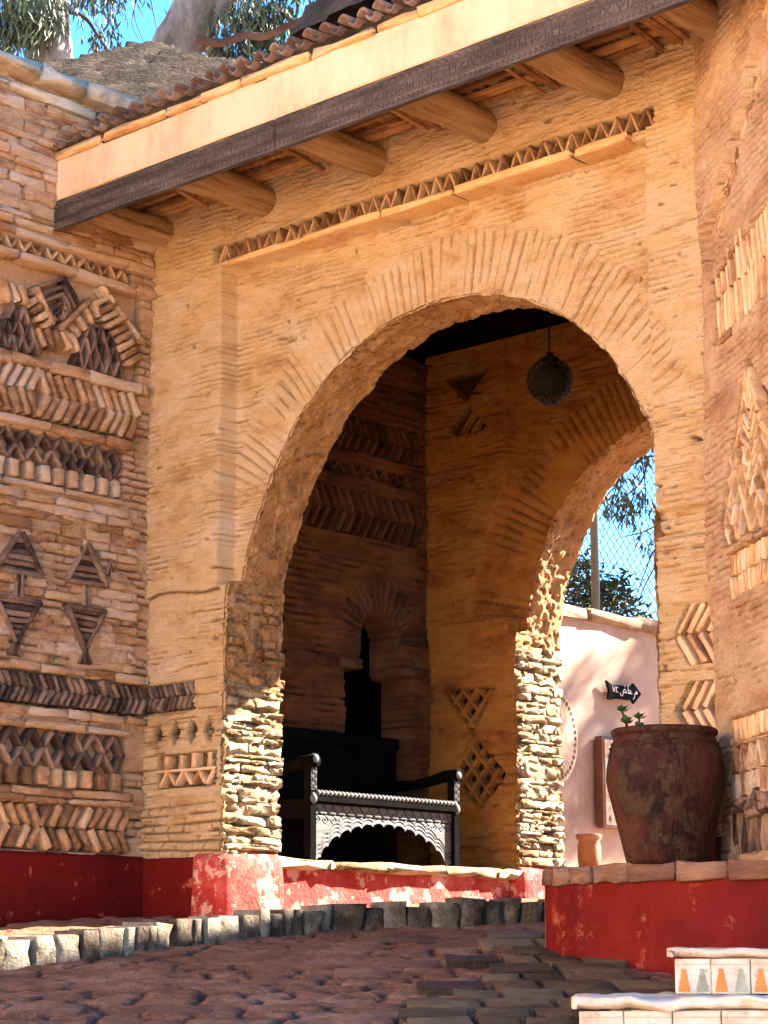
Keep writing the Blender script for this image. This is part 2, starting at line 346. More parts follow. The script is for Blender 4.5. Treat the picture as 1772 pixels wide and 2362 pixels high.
# ------------------------------------------------------------------ ground levels
def gz(x, y):
    d = FX * (x - CAM.x) + FY * (y - CAM.y)
    return np.clip(0.034 + 0.1 * (d - 10.45), -1.05, 0.45)
def dl(d, l, z=0.0): return Vector((CAM.x + FX * d + RX * l, CAM.y + FY * d + RY * l, z))   # distance ahead, metres to the right
KL = [(2.1, -3.9), (1.94, -2.51), (1.88, -1.62), (1.68, -.906), (1.64, -.09), (1.95, .676), (2.2, 1.22), (2.6, 2.2), (2.85, 3.1), (3.0, 4.6)]
def kerb_line(step):
    P = np.array(KL); out = []
    t = np.linspace(0, len(P) - 1, 400)
    x = np.interp(t, range(len(P)), P[:, 0]); y = np.interp(t, range(len(P)), P[:, 1])
    for _ in range(60):
        x[1:-1] = (x[:-2] + 2 * x[1:-1] + x[2:]) / 4; y[1:-1] = (y[:-2] + 2 * y[1:-1] + y[2:]) / 4
    s = np.concatenate([[0], np.cumsum(np.hypot(np.diff(x), np.diff(y)))])
    q = 0
    while q < s[-1]:
        out.append((float(np.interp(q, s, x)), float(np.interp(q, s, y)))); q += step() if callable(step) else step
    return out
def flat(name, V, Q, mat, kd=None, parent=None, smooth=True):
    o = link(name, mesh_np(name, V, Q), mat, parent, smooth)
    if kd: kind(o, kd)
    return o

# far ground sheet
n = 60
gx = np.concatenate([-np.geomspace(300, 8, n), np.linspace(-7, 14, 60), np.geomspace(15, 300, n)])
gy = np.concatenate([-np.geomspace(300, 12, n), np.linspace(-11, 10, 60), np.geomspace(11, 300, n)])
A, B = np.meshgrid(gx, gy, indexing='ij')
Z = gz(A, B) - 0.06
idx = np.arange(A.size).reshape(A.shape)
flat('ground', np.stack([A, B, Z], -1).reshape(-1, 3), np.stack([idx[:-1, :-1], idx[1:, :-1], idx[1:, 1:], idx[:-1, 1:]], -1).reshape(-1, 4), M['sand'], 'structure')

# street sheet between kerb and plinth, in ahead/right coordinates
dd = np.linspace(6.6, 15.5, 640); ll = np.linspace(-2.6, 3.2, 420)
A, B = np.meshgrid(dd, ll, indexing='ij')
PX = CAM.x + FX * A + RX * B; PY = CAM.y + FY * A + RY * B
Z = gz(PX, PY)
i1, t1, g1, lo = strata(B * 0.9 + .2 * fbm(A, B, 2, 3), A * 1.0, .20, .26, 41, .12, .016, .40, (2, 2))
Z = Z + .010 * i1 - .022 * g1 + .03 * (fbm(B * 2.2, A * 3.2, 4, 77) - .5) + .022 * (fbm(B * 14, A * 14, 3, 78) - .5) - .012
idx = np.arange(A.size).reshape(A.shape)
JS = np.clip(g1 * 1.1, 0, 1)
street = flat('street', np.stack([PX, PY, Z], -1).reshape(-1, 3), np.stack([idx[:-1, :-1], idx[:-1, 1:], idx[1:, 1:], idx[1:, :-1]], -1).reshape(-1, 4), M['street'], 'structure')
set_joint_and_shade(street.data, JS.ravel())

# paving stones set into the street
def paver_mesh(seed):
    r = random.Random(seed); k = 9; V = []; rad = [r.uniform(.43, .52) for _ in range(k)]
    def ring(f, z, jz): return [(math.copysign(abs(math.cos(2 * math.pi * i / k)) ** .38, math.cos(2 * math.pi * i / k)) * rad[i] * f, math.copysign(abs(math.sin(2 * math.pi * i / k)) ** .38, math.sin(2 * math.pi * i / k)) * rad[i] * f, z + r.uniform(-jz, jz)) for i in range(k)]
    V = ring(1, -1, 0) + ring(1, .0, .1) + ring(.86, .45, .12) + ring(.5, .55, .12) + [(0, 0, .55)]
    T = []
    for lv in range(3):
        for i in range(k):
            a, b = lv * k + i, lv * k + (i + 1) % k
            T += [(a, b, b + k), (a, b + k, a + k)]
    T += [(3 * k + i, 3 * k + (i + 1) % k, 4 * k) for i in range(k)]
    return mesh_np('paver_piece', V, T)
PAV = [paver_mesh(i) for i in range(10)]
for me in PAV: me.polygons.foreach_set('use_smooth', [True] * len(me.polygons))
cnt = 0
d = 7.35; row = 0
while d < 12.4 and cnt < 298:
    dep = U(.24, .38) * (1.0 if d < 9.5 else 1.25)
    l = -2.0 + U(0, .2)
    while l < 1.6 and cnt < 298:
        wd = U(.16, .34)
        c = dl(d + dep / 2, l + wd / 2)
        brown = (l + wd / 2) > .13 + .16 * (d - 7.9) + U(-.05, .05) and d < 11.6
        ok = c.x > 2.05 and (brown or U(0, 1) < .2) and (l + wd / 2) / d > -.185 and not (l > .95 and d > 9.0)
        if ok:
            o = bpy.data.objects.new('paving_stone', pm(rng.choice(PIECES), M['paver_brown'] if brown else M['paver'])); COL.objects.link(o)
            o.parent = street
            rz = AZ + U(-.06, .06)
            o.matrix_basis = Matrix.Translation((c.x, c.y, float(gz(c.x, c.y)) + (-.015 if brown else -.040) + U(-.003, .003))) @ Matrix.Rotation(rz, 4, 'Z') @ Matrix.Rotation(math.radians(5.7) + U(-.008, .008), 4, 'X') @ Matrix.Rotation(U(-.012, .012), 4, 'Y') @ Matrix.Diagonal((wd * .89, dep * .90, .07, 1))
            cnt += 1
        l += wd
    d += dep; row += 1

# raised walkway behind the kerb
kp = kerb_line(.1)
V = []; Q = []
for i, (x, y) in enumerate(kp):
    z = min(.085 + .05 * (y + 2.5), float(gz(x, y)) + .15)
    for k in range(12):
        f = k / 11; xx = x - .1 - f * (x - .1 + .25); zz = z + .01 * f + .012 * (float(fbm(xx * 5, y * 5, 3, 5)) - .5)
        V.append((xx, y, zz))
    if i: Q += [((i - 1) * 12 + k, (i - 1) * 12 + k + 1, i * 12 + k + 1, i * 12 + k) for k in range(11)]
walk = flat('walkway', V, Q, M['walk'], 'structure')
kp = kerb_line(lambda: U(.075, .20))
kerb = thing('kerb', 'low kerb of upright pale stones curving from the left wall into the archway', 'kerb', (kp[3][0], kp[3][1], 0))
for (a, b) in zip(kp[:-1], kp[1:]):
    v = Vector((b[0] - a[0], b[1] - a[1], 0)); L_ = v.length; v.normalize()
    fr = Fr((a[0], a[1], 0), v); z0 = float(gz(*a))
    if fr.n.x < 0: fr.n = -fr.n
    hh = .135 + U(-.028, .012); ln = L_ - .012
    me = pm(rng.choice(PIECES), M['kerb'])
    o = bpy.data.objects.new('kerb_stone', me); COL.objects.link(o); o.parent = kerb; o.matrix_parent_inverse = Matrix.Translation(-kerb.location)
    c = Vector((a[0], a[1], z0)) + v * L_ / 2 + fr.v * (hh / 2 - .03) + fr.n * (U(-.03, .02) - .10)
    x, y, z = fr.v, fr.n.cross(fr.v), fr.n
    s = (hh + .06, ln, .22)
    o.matrix_basis = Matrix(((x.x * s[0], y.x * s[1], z.x * s[2], c.x), (x.y * s[0], y.y * s[1], z.y * s[2], c.y), (x.z * s[0], y.z * s[1], z.z * s[2], c.z), (0, 0, 0, 1)))

# ------------------------------------------------------------------ arch walls
PROF = np.array([(.71, 0), (.71, 2.2), (.74, 2.34), (.81, 2.55), (.97, 2.90), (1.215, 3.255), (1.55, 3.53), (1.9, 3.68), (2.3, 3.745), (2.75, 3.70), (3.2, 3.50), (3.54, 3.20), (3.78, 2.78), (3.86, 2.45), (3.88, 2.2), (3.88, 0)])
PROF2 = np.array([(.71, 0), (.71, 2.2), (.73, 2.42), (.80, 2.66), (.88, 2.86), (1.0, 3.1), (1.20, 3.34), (1.5, 3.54), (1.9, 3.70), (2.4, 3.82), (3.2, 3.98), (3.8, 4.15), (4.2, 4.24), (4.48, 3.95), (4.58, 3.0), (4.6, 2.2), (4.6, 0)])  # unseen right half widened so that sun reaches the kerb
def arch_curve(step, PROF):
    t = np.linspace(0, len(PROF) - 1, 2000)
    x = np.interp(t, range(len(PROF)), PROF[:, 0]); z = np.interp(t, range(len(PROF)), PROF[:, 1])
    for _ in range(1500):
        k = z[1:-1] > 2.15
        x[1:-1] = np.where(k, (x[:-2] + 2 * x[1:-1] + x[2:]) / 4, x[1:-1]); z[1:-1] = np.where(k, (z[:-2] + 2 * z[1:-1] + z[2:]) / 4, z[1:-1])
    s = np.concatenate([[0], np.cumsum(np.hypot(np.diff(x), np.diff(z)))])
    q = np.arange(0, s[-1], step)
    return np.interp(q, s, x), np.interp(q, s, z), q
ARCH = {1: arch_curve(.01, PROF), 2: arch_curve(.01, PROF2)}
CXs, CZs, CS = ARCH[1]
def arch_top(u, w_=1): # height of the opening over u
    X_, Z_, _ = ARCH[w_]; q = Z_ > 2.2; k = np.argsort(X_[q]); return np.interp(u, X_[q][k], Z_[q][k])
def inside(u, v, rag=.014, seed=5, w_=1):
    uu = u + rag * 2 * (fbm(u * 16, v * 16, 3, seed) - .5); vv = v + rag * 2 * (fbm(u * 16, v * 16, 3, seed + 7) - .5)
    return (uu > .71) & (uu < (3.88, 4.6)[w_ - 1]) & (vv < arch_top(uu, w_))
_pts = np.stack([CXs, CZs], 1)[::4]; _ss = CS[::4]
def arch_dist(u, v):
    sh = u.shape; p = np.stack([u.ravel(), v.ravel()], 1); D = np.full(len(p), 9.0); S = np.zeros(len(p))
    for k in range(0, len(p), 20000):
        q = p[k:k + 20000]; dm = ((q[:, None, :] - _pts[None]) ** 2).sum(-1); j = dm.argmin(1)
        j0 = np.clip(j, 1, len(_pts) - 2); tg = _pts[j0 + 1] - _pts[j0 - 1]; tg = tg / np.hypot(tg[:, 0], tg[:, 1])[:, None]; df_ = q - _pts[j]
        D[k:k + 20000] = np.sqrt(dm[np.arange(len(q)), j]); S[k:k + 20000] = _ss[j] + np.clip((df_ * tg).sum(1), -.025, .025)
    return D.reshape(sh), S.reshape(sh)
def arch_dist2(u, v):
    global _pts, _ss
    sv = (_pts, _ss); _pts = np.stack([ARCH[2][0], ARCH[2][1]], 1)[::4]; _ss = ARCH[2][2][::4]
    r = arch_dist(u, v); _pts, _ss = sv; return r
def rect(u, v, a, b, c, d, e=.004):
    return sm(u, a - e, a + e) * (1 - sm(u, b - e, b + e)) * sm(v, c - e, c + e) * (1 - sm(v, d - e, d + e))
def poly_in(u, v, P):
    r = np.zeros(u.shape, bool); n = len(P)
    for i in range(n):
        (x1, y1), (x2, y2) = P[i], P[(i + 1) % n]
        if y1 == y2: continue
        c = ((y1 > v) != (y2 > v)) & (u < (x2 - x1) * (v - y1) / (y2 - y1) + x1); r ^= c
    return r

def clay_height(u, v, seed, arch=True, amp=1.0):
    i1, t1, g1, lo = strata(u, v, .034, .15, seed, .03, .0042, .53, (3.5, 7))
    i2, t2, g2, lo2 = strata(u, v, .085, .30, seed + 50, .05, .0055, .60, (2.2, 4))
    i4, t4, g4, lo4 = strata(u, v, .021, .09, seed + 80, .02, .003, .58, (5, 11))
    ms = sm(fbm(u * 1.3, v * 1.6, 3, seed + 31), .30, .6)
    h = .009 * i1 * ms + .008 * t1 - .026 * lo - .007 * g1 + .006 * i2 - .026 * lo2 + .006 * i4 - .016 * lo4
    h = h + .030 * (fbm(u * 1.4, v * 1.6, 3, seed + 20) - .5) + .014 * (fbm(u * 16, v * 46, 3, seed + 21) - .5) + .010 * (fbm(u * 50, v * 80, 2, seed + 22) - .5)
    jo = np.maximum(np.maximum(lo * .75, lo2 * .8), np.maximum(lo4 * .45, g1 * .25))
    hole = sm(fbm(u * 13, v * 24, 2, seed + 90), .86, .89); h = h - .04 * hole; jo = np.maximum(jo, hole)
    if arch:
        D, S = arch_dist(u, v)
        zone = (1 - sm(D + .07 * (hsh(np.floor(S / .056), 0, seed) - .5), .36, .40)) * sm(v, 2.75, 3.0)
        cell = S / .056 + .4 * (vn(D * 4, S * 2, seed + 60) - .5); f = cell - np.floor(cell); id_ = hsh(np.floor(cell), 3, seed + 61)
        m = sm(fbm(S * 3, D * 5, 2, seed + 62), .22, .42) * sm(D, .01, .04)
        g = np.exp(-((np.minimum(f, 1 - f) * .056) / .0055) ** 2) * m
        rad = .008 * (id_ - .5) - .022 * g + .018 * (fbm(S * 20, D * 7, 3, seed + 63) - .5) + .02 * (fbm(u * 2, v * 2, 2, seed + 20) - .5) + .008 * (fbm(u * 50, v * 50, 2, seed + 22) - .5)
        h = h * (1 - zone) + rad * zone; jo = jo * (1 - zone) + g * .65 * zone
    return h * amp, jo * .68
LEDGE = lambda u: 2.25 + .012 * np.sin(u * 9) + .02 * (fbm(u * 8, u * 0, 3, 3) - .5)
def front_h(u, v):
    h, jo = clay_height(u, v, 100)
    h = h - .11 * rect(u, v, .65, 3.9, 2.27, 4.285, .006)                       # recessed frame round the arch
    up = sm(v - LEDGE(u), -.004, .006)
    h = h + .028 * up * ((u < .65) | (u > 3.9))
    h = h - .035 * rect(u, v, 3.86, 4.3, 2.12, 2.25, .006)
    h = h - .085 * rect(u, v, .56, 3.95, 4.335, 4.455, .006)                       # zigzag band
    h = h - .06 * rect(u, v, -.1, .43, 1.52, 1.695, .006)
    for c in (.10, .26, .41, .56):
        w_ = .052 - np.abs(v - 1.385) * .66
        q = sm(w_ - np.abs(u - c - .01 * (v - 1.385)), -.004, .004) * (np.abs(v - 1.385) < .082); h = h - .07 * q; jo = np.maximum(jo, q)  # diamond cut-outs also get shade painted in
    h = h - .07 * rect(u, v, .11, .63, 1.05, 1.255, .006); jo = np.maximum(jo, .8 * rect(u, v, .11, .63, 1.05, 1.255, .006))  # back of this recess darkened in colour, as shade
    for (a, b) in ((1.45, 1.75), (1.09, 1.365)):
        jo = np.maximum(jo, .9 * (u > 3.98 + .09 * np.abs(v - (a + b) / 2) / ((b - a) / 2)) * (v > a) * (v < b)); vm = (a + b) / 2; o = .09 * np.abs(v - vm) / ((b - a) / 2)  # shade between the pier chevrons painted into the colour
        h = h - .07 * (sm(u, 3.975 + o - .004, 3.975 + o + .004) * (u < 4.3) * (v > a) * (v < b))
    # rough lower wall
    i3, t3, g3, l3 = strata(u, v, .055, .2, 171, .03, .006, .4)
    low = 1 - sm(v, .85, 1.05)
    jo = np.maximum(jo, .8 * rect(u, v, .56, 3.95, 4.335, 4.455)); jo = np.maximum(jo, .7 * rect(u, v, -.1, .43, 1.52, 1.695))  # zigzag and chevron recesses painted dark, as shade
    jo = np.maximum(jo, .9 * np.exp(-((v - LEDGE(u)) / .007) ** 2) * (u < .65))
    jo = np.maximum(jo, low * g3 * .8)
    return h + low * (.014 * i3 - .03 * g3), jo
aw = thing('arch_wall', 'tall ochre clay gate wall with a wide round arch and radiating arch stones', 'wall', (2.3, 0, .5))
front = field('masonry', FW, -.02, 4.24, .60, 4.86, .0068, front_h, M['clay'], aw, lambda u, v: ~inside(u, v))
# closing mass behind the face so that no light leaks through the wall
bm = bmesh.new()
bm_box(bm, (2.1, .31, 4.42), (5.0, .27, 1.2)); bm_box(bm, (.25, .31, 1.9), (.7, .27, 4.6)); bm_box(bm, (4.35, .31, 1.9), (.78, .27, 4.6))
for x in np.linspace(.71, 1.5, 9): 
    zt = float(arch_top(np.array(x))) + .03; bm_box(bm, (x - .05, .31, (zt + 4.4) / 2), (.12, .27, 4.4 - zt))
for x in np.linspace(3.1, 3.88, 9):
    zt = float(arch_top(np.array(x))) + .03; bm_box(bm, (x + .05, .31, (zt + 4.4) / 2), (.12, .27, 4.4 - zt))
bm_obj('core', bm, M['intrados'], aw)

def reveal(parent, y0, y1, seed, prof=PROF, jamb_top=1.62, jamb_from=.62):
    xs, zs, ss = arch_curve(.012, prof)
    k0 = np.argmax(zs > jamb_from); k1 = len(zs) - np.argmax(zs[::-1] > .2)
    xs, zs, ss = xs[k0:k1], zs[k0:k1], ss[k0:k1]
    tx = np.gradient(xs); tz = np.gradient(zs); ln = np.hypot(tx, tz); nx, nz = tz / ln, -tx / ln       # towards the opening
    for _ in range(8):
        nx[1:-1] = (nx[:-2] + nx[1:-1] * 2 + nx[2:]) / 4; nz[1:-1] = (nz[:-2] + nz[1:-1] * 2 + nz[2:]) / 4
    ny = int((y1 - y0) / .012) + 1
    S, Y = np.meshgrid(ss, np.linspace(0, 1, ny), indexing='ij')
    st = np.where(zs > 2.29, .10, -.012)[:, None]
    YY = y0 + st + Y * (y1 - y0 - st)
    jam = (zs < jamb_top + .08)[:, None] & (xs < 2)[:, None]
    i1, t1, g1, lo = strata(YY, S, .075, .20, seed, .04, .009, .34)
    i2, t2, g2, lo2 = strata(YY, S, .032, .12, seed + 3, .03, .006, .45)
    rb = .035 * i1 + .02 * t1 - .03 * g1 + .014 * i2 - .012 * g2 + .02 * (fbm(YY * 16, S * 16, 3, seed + 8) - .5)
    cl = .055 * (fbm(YY * 6, S * 6, 3, seed + 9) - .5) + .05 * (fbm(YY * 18, S * 18, 3, seed + 10) - .5) + .02 * (fbm(YY * 45, S * 45, 2, seed + 11) - .5)
    H = np.where(jam, rb, cl * .9) + .0
    edge = np.exp(-((Y) * (y1 - y0) / .03) ** 2); H = H * (1 - .5 * edge) - .006
    JO = np.where(jam, np.maximum(g1 * .8, g2 * .4), .0 * H)
    JO = np.maximum(JO, .7 * sm(fbm(YY * 30, S * 30, 2, seed + 12), .72, .78))
    out = []
    P = np.stack([xs[:, None] + H * nx[:, None], YY, zs[:, None] + H * nz[:, None]], -1)
    idx = np.arange(S.size).reshape(S.shape)
    Q = np.stack([idx[:-1, :-1], idx[1:, :-1], idx[1:, 1:], idx[:-1, 1:]], -1)
    low = (zs[:-1] < jamb_top) & (xs[:-1] < 2)
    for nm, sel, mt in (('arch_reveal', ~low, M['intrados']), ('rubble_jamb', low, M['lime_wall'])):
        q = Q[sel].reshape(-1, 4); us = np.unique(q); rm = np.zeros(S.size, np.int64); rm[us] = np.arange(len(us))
        me = mesh_np(nm, P.reshape(-1, 3)[us], rm[q]); set_joint_and_shade(me, JO.ravel()[us]); out.append(link(nm, me, mt, parent, True))
    return out
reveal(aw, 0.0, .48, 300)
def jamb_stones(parent, y0, y1, z0, z1, mt='lime'):
    JF = Fr((.71, 0, 0), (0, 1, 0)); z = z0; n = 0
    while z < z1:
        h = U(.025, .07); y = y0 + U(.006, .03)
        while y < y1 - .05:
            l = U(.09, .26); l = min(l, y1 + .02 - y)
            if U(0, 1) < .8: put('stone', parent, M[mt], JF, y + l / 2, z + h / 2, l - .012, h - .008, .16, U(-.05, .05), U(-.004, .020), U(-.12, .12), ROUGH); n += 1
            y += l
        z += h
jamb_stones(aw, 0.0, .48, .66, 1.66, 'lime'); jamb_stones(aw, 0.0, .48, 1.66, 2.2, 'intrados')
# red dado round the foot of the left pier and the pale worn pedestal of the jamb
def dado_field(parent, fr, u0, u1, v0, v1, mat, out=.018, seed=1, amp=.01, name='dado', jag=0.0):
    def hf(u, v): 
        r = out + amp * (fbm(u * 6, v * 6, 3, seed) - .5) * 2
        return r - .05 * sm(v, v1 - .015, v1)
    return field(name, fr, u0, u1, v0, v1, .015, hf, mat, parent)
dado_field(aw, FW, -.0, .715, .12, .635, M['dado'], .02, 5)
dado_field(aw, FW, 3.86, 4.2, .1, .62, M['dado'], .02, 6)
def pedestal(parent, y0, y1, seed):
    bm = bmesh.new(); bm_box(bm, (.60, (y0 + y1) / 2, .34), (.30, y1 - y0 + .08, .60), None, .035)
    bmesh.ops.subdivide_edges(bm, edges=bm.edges, cuts=6, use_grid_fill=True)
    for v in bm.verts:
        f = float(fbm(v.co.y * 9 + v.co.x * 4, v.co.z * 9, 3, seed)) - .5; v.co.x += f * .05; v.co.z += f * .02
    return bm_obj('pedestal', bm, M['dado_worn'], parent, True)
pedestal(aw, .0, .46, 3)
# decoration of the front wall
zigzag(aw, M['brick'], FW, .58, 3.94, 4.338, 4.452, 68, .014, .08, -.004)
bmq = None
ledge(aw, M['plaster_edge'], FW, .645, 3.80, 4.305, .048, .75, .20, .055, 'shelf_stone')
k = 0
while k < len(CXs) - 6:
    if CZs[k] > 3.02:
        tx_, tz_ = CXs[k + 3] - CXs[k - 3], CZs[k + 3] - CZs[k - 3]; l_ = math.hypot(tx_, tz_); nx_, nz_ = -tz_ / l_, tx_ / l_
        ln_a = U(.30, .39); p0 = (CXs[k] + nx_ * .015, CZs[k] + nz_ * .015); p1 = (CXs[k] + nx_ * ln_a, CZs[k] + nz_ * ln_a)
        if U(0, 1) < .6 and p1[0] > .68 and CXs[k] < 3.62: seg(aw, M['clay'], FW, p0, p1, U(.036, .050), .08, -.108 + U(-.003, .003) , 'voussoir')
    k += int(U(4.6, 6.2))
chevrons(aw, M['slate'], FW, .0, .42, 1.535, 1.69, 9, lambda t: 1, .024, .08, .006, .5)
chevrons(aw, M['clay_brick'], FW, 4.02, 4.27, 1.45, 1.755, 4, lambda t: -1, .03, .1, .008, .62)
chevrons(aw, M['clay_brick'], FW, 4.04, 4.29, 1.085, 1.365, 4, lambda t: -1, .03, .1, .008, .62)
zigzag(aw, M['clay_brick'], FW, .13, .62, 1.065, 1.15, 7, .022, .07, .0)
teeth(aw, M['clay_brick'], FW, .12, .63, 1.16, 1.25, 4, .04, .07, .0)
seg(aw, M['clay_brick'], FW, (.11, 1.155), (.63, 1.155), .018, .07, .002, 'stone')

# ------------------------------------------------------------------ second arch wall at the far end of the passage
def rear_h(u, v):
    h, jo = clay_height(u, v, 700, False)
    h = h - .11 * rect(u, v, .65, 4.7, 2.3, 4.3, .006)
    h = h + .028 * sm(v - LEDGE(u + 1) - .04, -.004, .006) * (u < .65)
    T1 = [(.0, 1.94), (.50, 1.91), (.29, 1.60)]; T2 = [(.30, 1.60), (.10, 1.30), (.36, 1.06), (.60, 1.29)]; T3 = [(.04, 3.80), (.50, 3.80), (.28, 4.02)]; T4 = [(.08, 4.26), (.48, 4.26), (.28, 4.04)]
    for T in (T1, T2, T3, T4):
        q = poly_in(u, v, T); h = np.where(q, h - .10, h); jo = np.where(q, 1.0, jo)  # triangle and diamond recesses painted dark to deepen their shade
    D, S = arch_dist2(u, v); zone = (1 - sm(D, .42, .45)) * (v > 2.4); f = S / .06 - np.floor(S / .06)
    g = np.exp(-((np.minimum(f, 1 - f) * .06) / .006) ** 2) * sm(fbm(S * 3, D * 5, 2, 44), .25, .45)
    h = h * (1 - zone) + (-.11 + .014 * (hsh(np.floor(S / .06), 2, 8) - .5) - .03 * g + .016 * (fbm(S * 20, D * 7, 3, 46) - .5)) * zone; jo = jo * (1 - zone) + g * .8 * zone
    return h, jo
rw = thing('arch_wall', 'shaded orange clay wall with a second arch at the far end of the passage', 'wall', (2.3, 2.8, .5))
field('masonry', RW, -.12, 4.9, .55, 4.5, .013, rear_h, M['shaded_clay'], rw, lambda u, v: ~inside(u, v, .014, 25, 2))
reveal(rw, 2.8, 3.30, 900, PROF2, 2.15)
jamb_stones(rw, 2.82, 3.30, .66, 2.2)
pedestal(rw, 2.8, 3.3, 9)
dado_field(rw, RW, -.1, .7, .2, .64, M['dado'], .02, 8)
bm = bmesh.new()
bm_box(bm, (2.3, 3.11, 4.67), (5.6, .26, .8)); bm_box(bm, (.2, 3.11, 1.9), (.8, .26, 4.8)); bm_box(bm, (4.9, 3.11, 1.9), (.56, .26, 4.8))
for x in np.linspace(.76, 4.55, 40):
    zt = float(np.max(arch_top(np.array([x - .05, x, x + .05]), 2))) + .03; bm_box(bm, (x, 3.11, (zt + 4.4) / 2), (.10, .26, 4.4 - zt))
bm_obj('core', bm, M['intrados'], rw)
def lattice_bits(parent, fr, P, step, th, mat):
    for sgn in (1, -1):
        k = -2.0
        while k < 4:
            pts = []
            n_ = 60
            for i in range(n_):
                t = i / (n_ - 1); u = min(p[0] for p in P) + t * (max(p[0] for p in P) - min(p[0] for p in P)); v = k + sgn * 1.15 * u
                if poly_in(np.array([u]), np.array([v]), P)[0]: pts.append((u, v))
            if len(pts) > 4: seg(parent, mat, fr, pts[0], pts[-1], th, .07, .0)
            k += step
lattice_bits(rw, RW, [(.0, 1.94), (.50, 1.91), (.29, 1.60)], .16, .022, M['shaded_clay'])
lattice_bits(rw, RW, [(.30, 1.60), (.10, 1.30), (.36, 1.06), (.60, 1.29)], .16, .022, M['shaded_clay'])
lattice_bits(rw, RW, [(.04, 3.80), (.50, 3.80), (.28, 4.02)], .14, .02, M['shaded_clay'])

# ------------------------------------------------------------------ passage side wall with its keyhole doorway
def door_in(u, v):
    up = (np.abs(u - 2.27) < .20) & (v > 2.02) & (v < 2.25) | ((u - 2.27) ** 2 + (v - 2.25) ** 2 < .20 ** 2)
    lo_ = (np.abs(u - 2.25) < .34) & (v <= 2.02) & (v > .6)
    return up | lo_
def side_h(u, v):
    i1, t1, g1, lo = strata(u, v, .05, .2, 500, .03, .006, .5)
    jo = np.maximum(lo, .4 * g1)
    h = .014 * i1 - .03 * lo - .01 * g1 + .03 * (fbm(u * 2, v * 2, 3, 510) - .5) + .012 * (fbm(u * 12, v * 25, 3, 511) - .5)
    c = np.hypot(u - 2.27, v - 2.25); a = np.arctan2(v - 2.25, u - 2.27)
    z = (1 - sm(c, .48, .54)) * (v > 2.2); q = a / .085; f = q - np.floor(q)
    h = h * (1 - z) + z * (.01 * (hsh(np.floor(q), 1, 5) - .5) - .014 * np.exp(-(np.minimum(f, 1 - f) / .14) ** 2))
    h = h - .07 * rect(u, v, .5, 2.74, 2.98, 3.31, .006) - .07 * rect(u, v, .5, 2.74, 3.42, 3.50, .006) - .07 * rect(u, v, .5, 2.72, 3.60, 3.85, .006)
    h = np.where((np.abs(u - 2.27) < .24) & (v > 2.0) & (v < 2.09) & (~door_in(u, v)), h + .02, h)
    return np.where(door_in(u, v), -.27, h), jo
sw = thing('passage_wall', 'dark passage side wall with a narrow keyhole doorway and brick chevron bands', 'wall', (-.1, 1.6, .6))
field('masonry', SW, .40, 2.84, .3, 4.4, .0125, side_h, M['deep_shade_clay'], sw, lambda u, v: ~(door_in(u - .025, v) & door_in(u + .025, v) & door_in(u, v - .025) & door_in(u, v + .025)))
chevrons(sw, M['deep_shade_brick'], SW, .75, 2.72, 2.985, 3.305, 22, lambda t: (1 if t > .45 else (-1 if t < .3 else 1)), .032, .1, .006, .55)
zigzag(sw, M['deep_shade_brick'], SW, .6, 2.72, 3.425, 3.495, 36, .02, .07, .0)
chevrons(sw, M['deep_shade_brick'], SW, .75, 2.70, 3.605, 3.845, 22, lambda t: 1, .028, .1, .006, .55)
ledge(sw, M['deep_shade_brick'], SW, .5, 2.74, 3.37, .05, .35, .1, .02)
ledge(sw, M['deep_shade_brick'], SW, 1.3, 2.02, 2.05, .07, .3, .12, .03)
ledge(sw, M['deep_shade_brick'], SW, 2.48, 2.76, 2.05, .07, .3, .12, .03)
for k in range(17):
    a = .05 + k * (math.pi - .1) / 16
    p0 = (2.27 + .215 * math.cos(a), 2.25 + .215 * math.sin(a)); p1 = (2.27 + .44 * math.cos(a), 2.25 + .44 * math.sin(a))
    seg(sw, M['deep_shade_brick'], SW, p0, p1, .036, .1, .008, 'voussoir')
# closing walls of the passage and the room behind, blackened in place of shade
bm = bmesh.new()
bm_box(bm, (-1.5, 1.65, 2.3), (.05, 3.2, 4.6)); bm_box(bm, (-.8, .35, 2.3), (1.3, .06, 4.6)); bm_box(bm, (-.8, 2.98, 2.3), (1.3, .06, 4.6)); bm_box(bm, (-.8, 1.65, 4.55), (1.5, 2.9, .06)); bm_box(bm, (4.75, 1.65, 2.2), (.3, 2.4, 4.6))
bm_obj('back_masonry', bm, M['blackwood_and_shade'], sw)  # black colour stands in for the unlit room behind the doorway
# ------------------------------------------------------------------ canopy
cn = thing('canopy', 'tiled canopy on round logs with a carved board along its plaster face', 'canopy', (2.2, -.4, 4.5))
def log(x, r, seed):
    bm = bmesh.new(); n_ = 14
    ys = np.linspace(.06, -.78, n_)
    bm_tube(bm, [(x + .004 * math.sin(seed + i * .6), y, 4.655 - .006 * i / n_ + .006 * math.sin(seed * 2 + i * .7)) for i, y in enumerate(ys)], [r * (1 + .02 * math.sin(seed * 3 + i * .8)) * (.9 if i == 0 else 1) for i in range(n_)], 20)
    return bm_obj('log_beam', bm, M['log'], cn, True)
for i, x in enumerate((.09, 1.0, 1.95, 2.78, 3.66, 4.50)): log(x, (.085, .10, .095, .095, .10, .09)[i], i * 1.7)
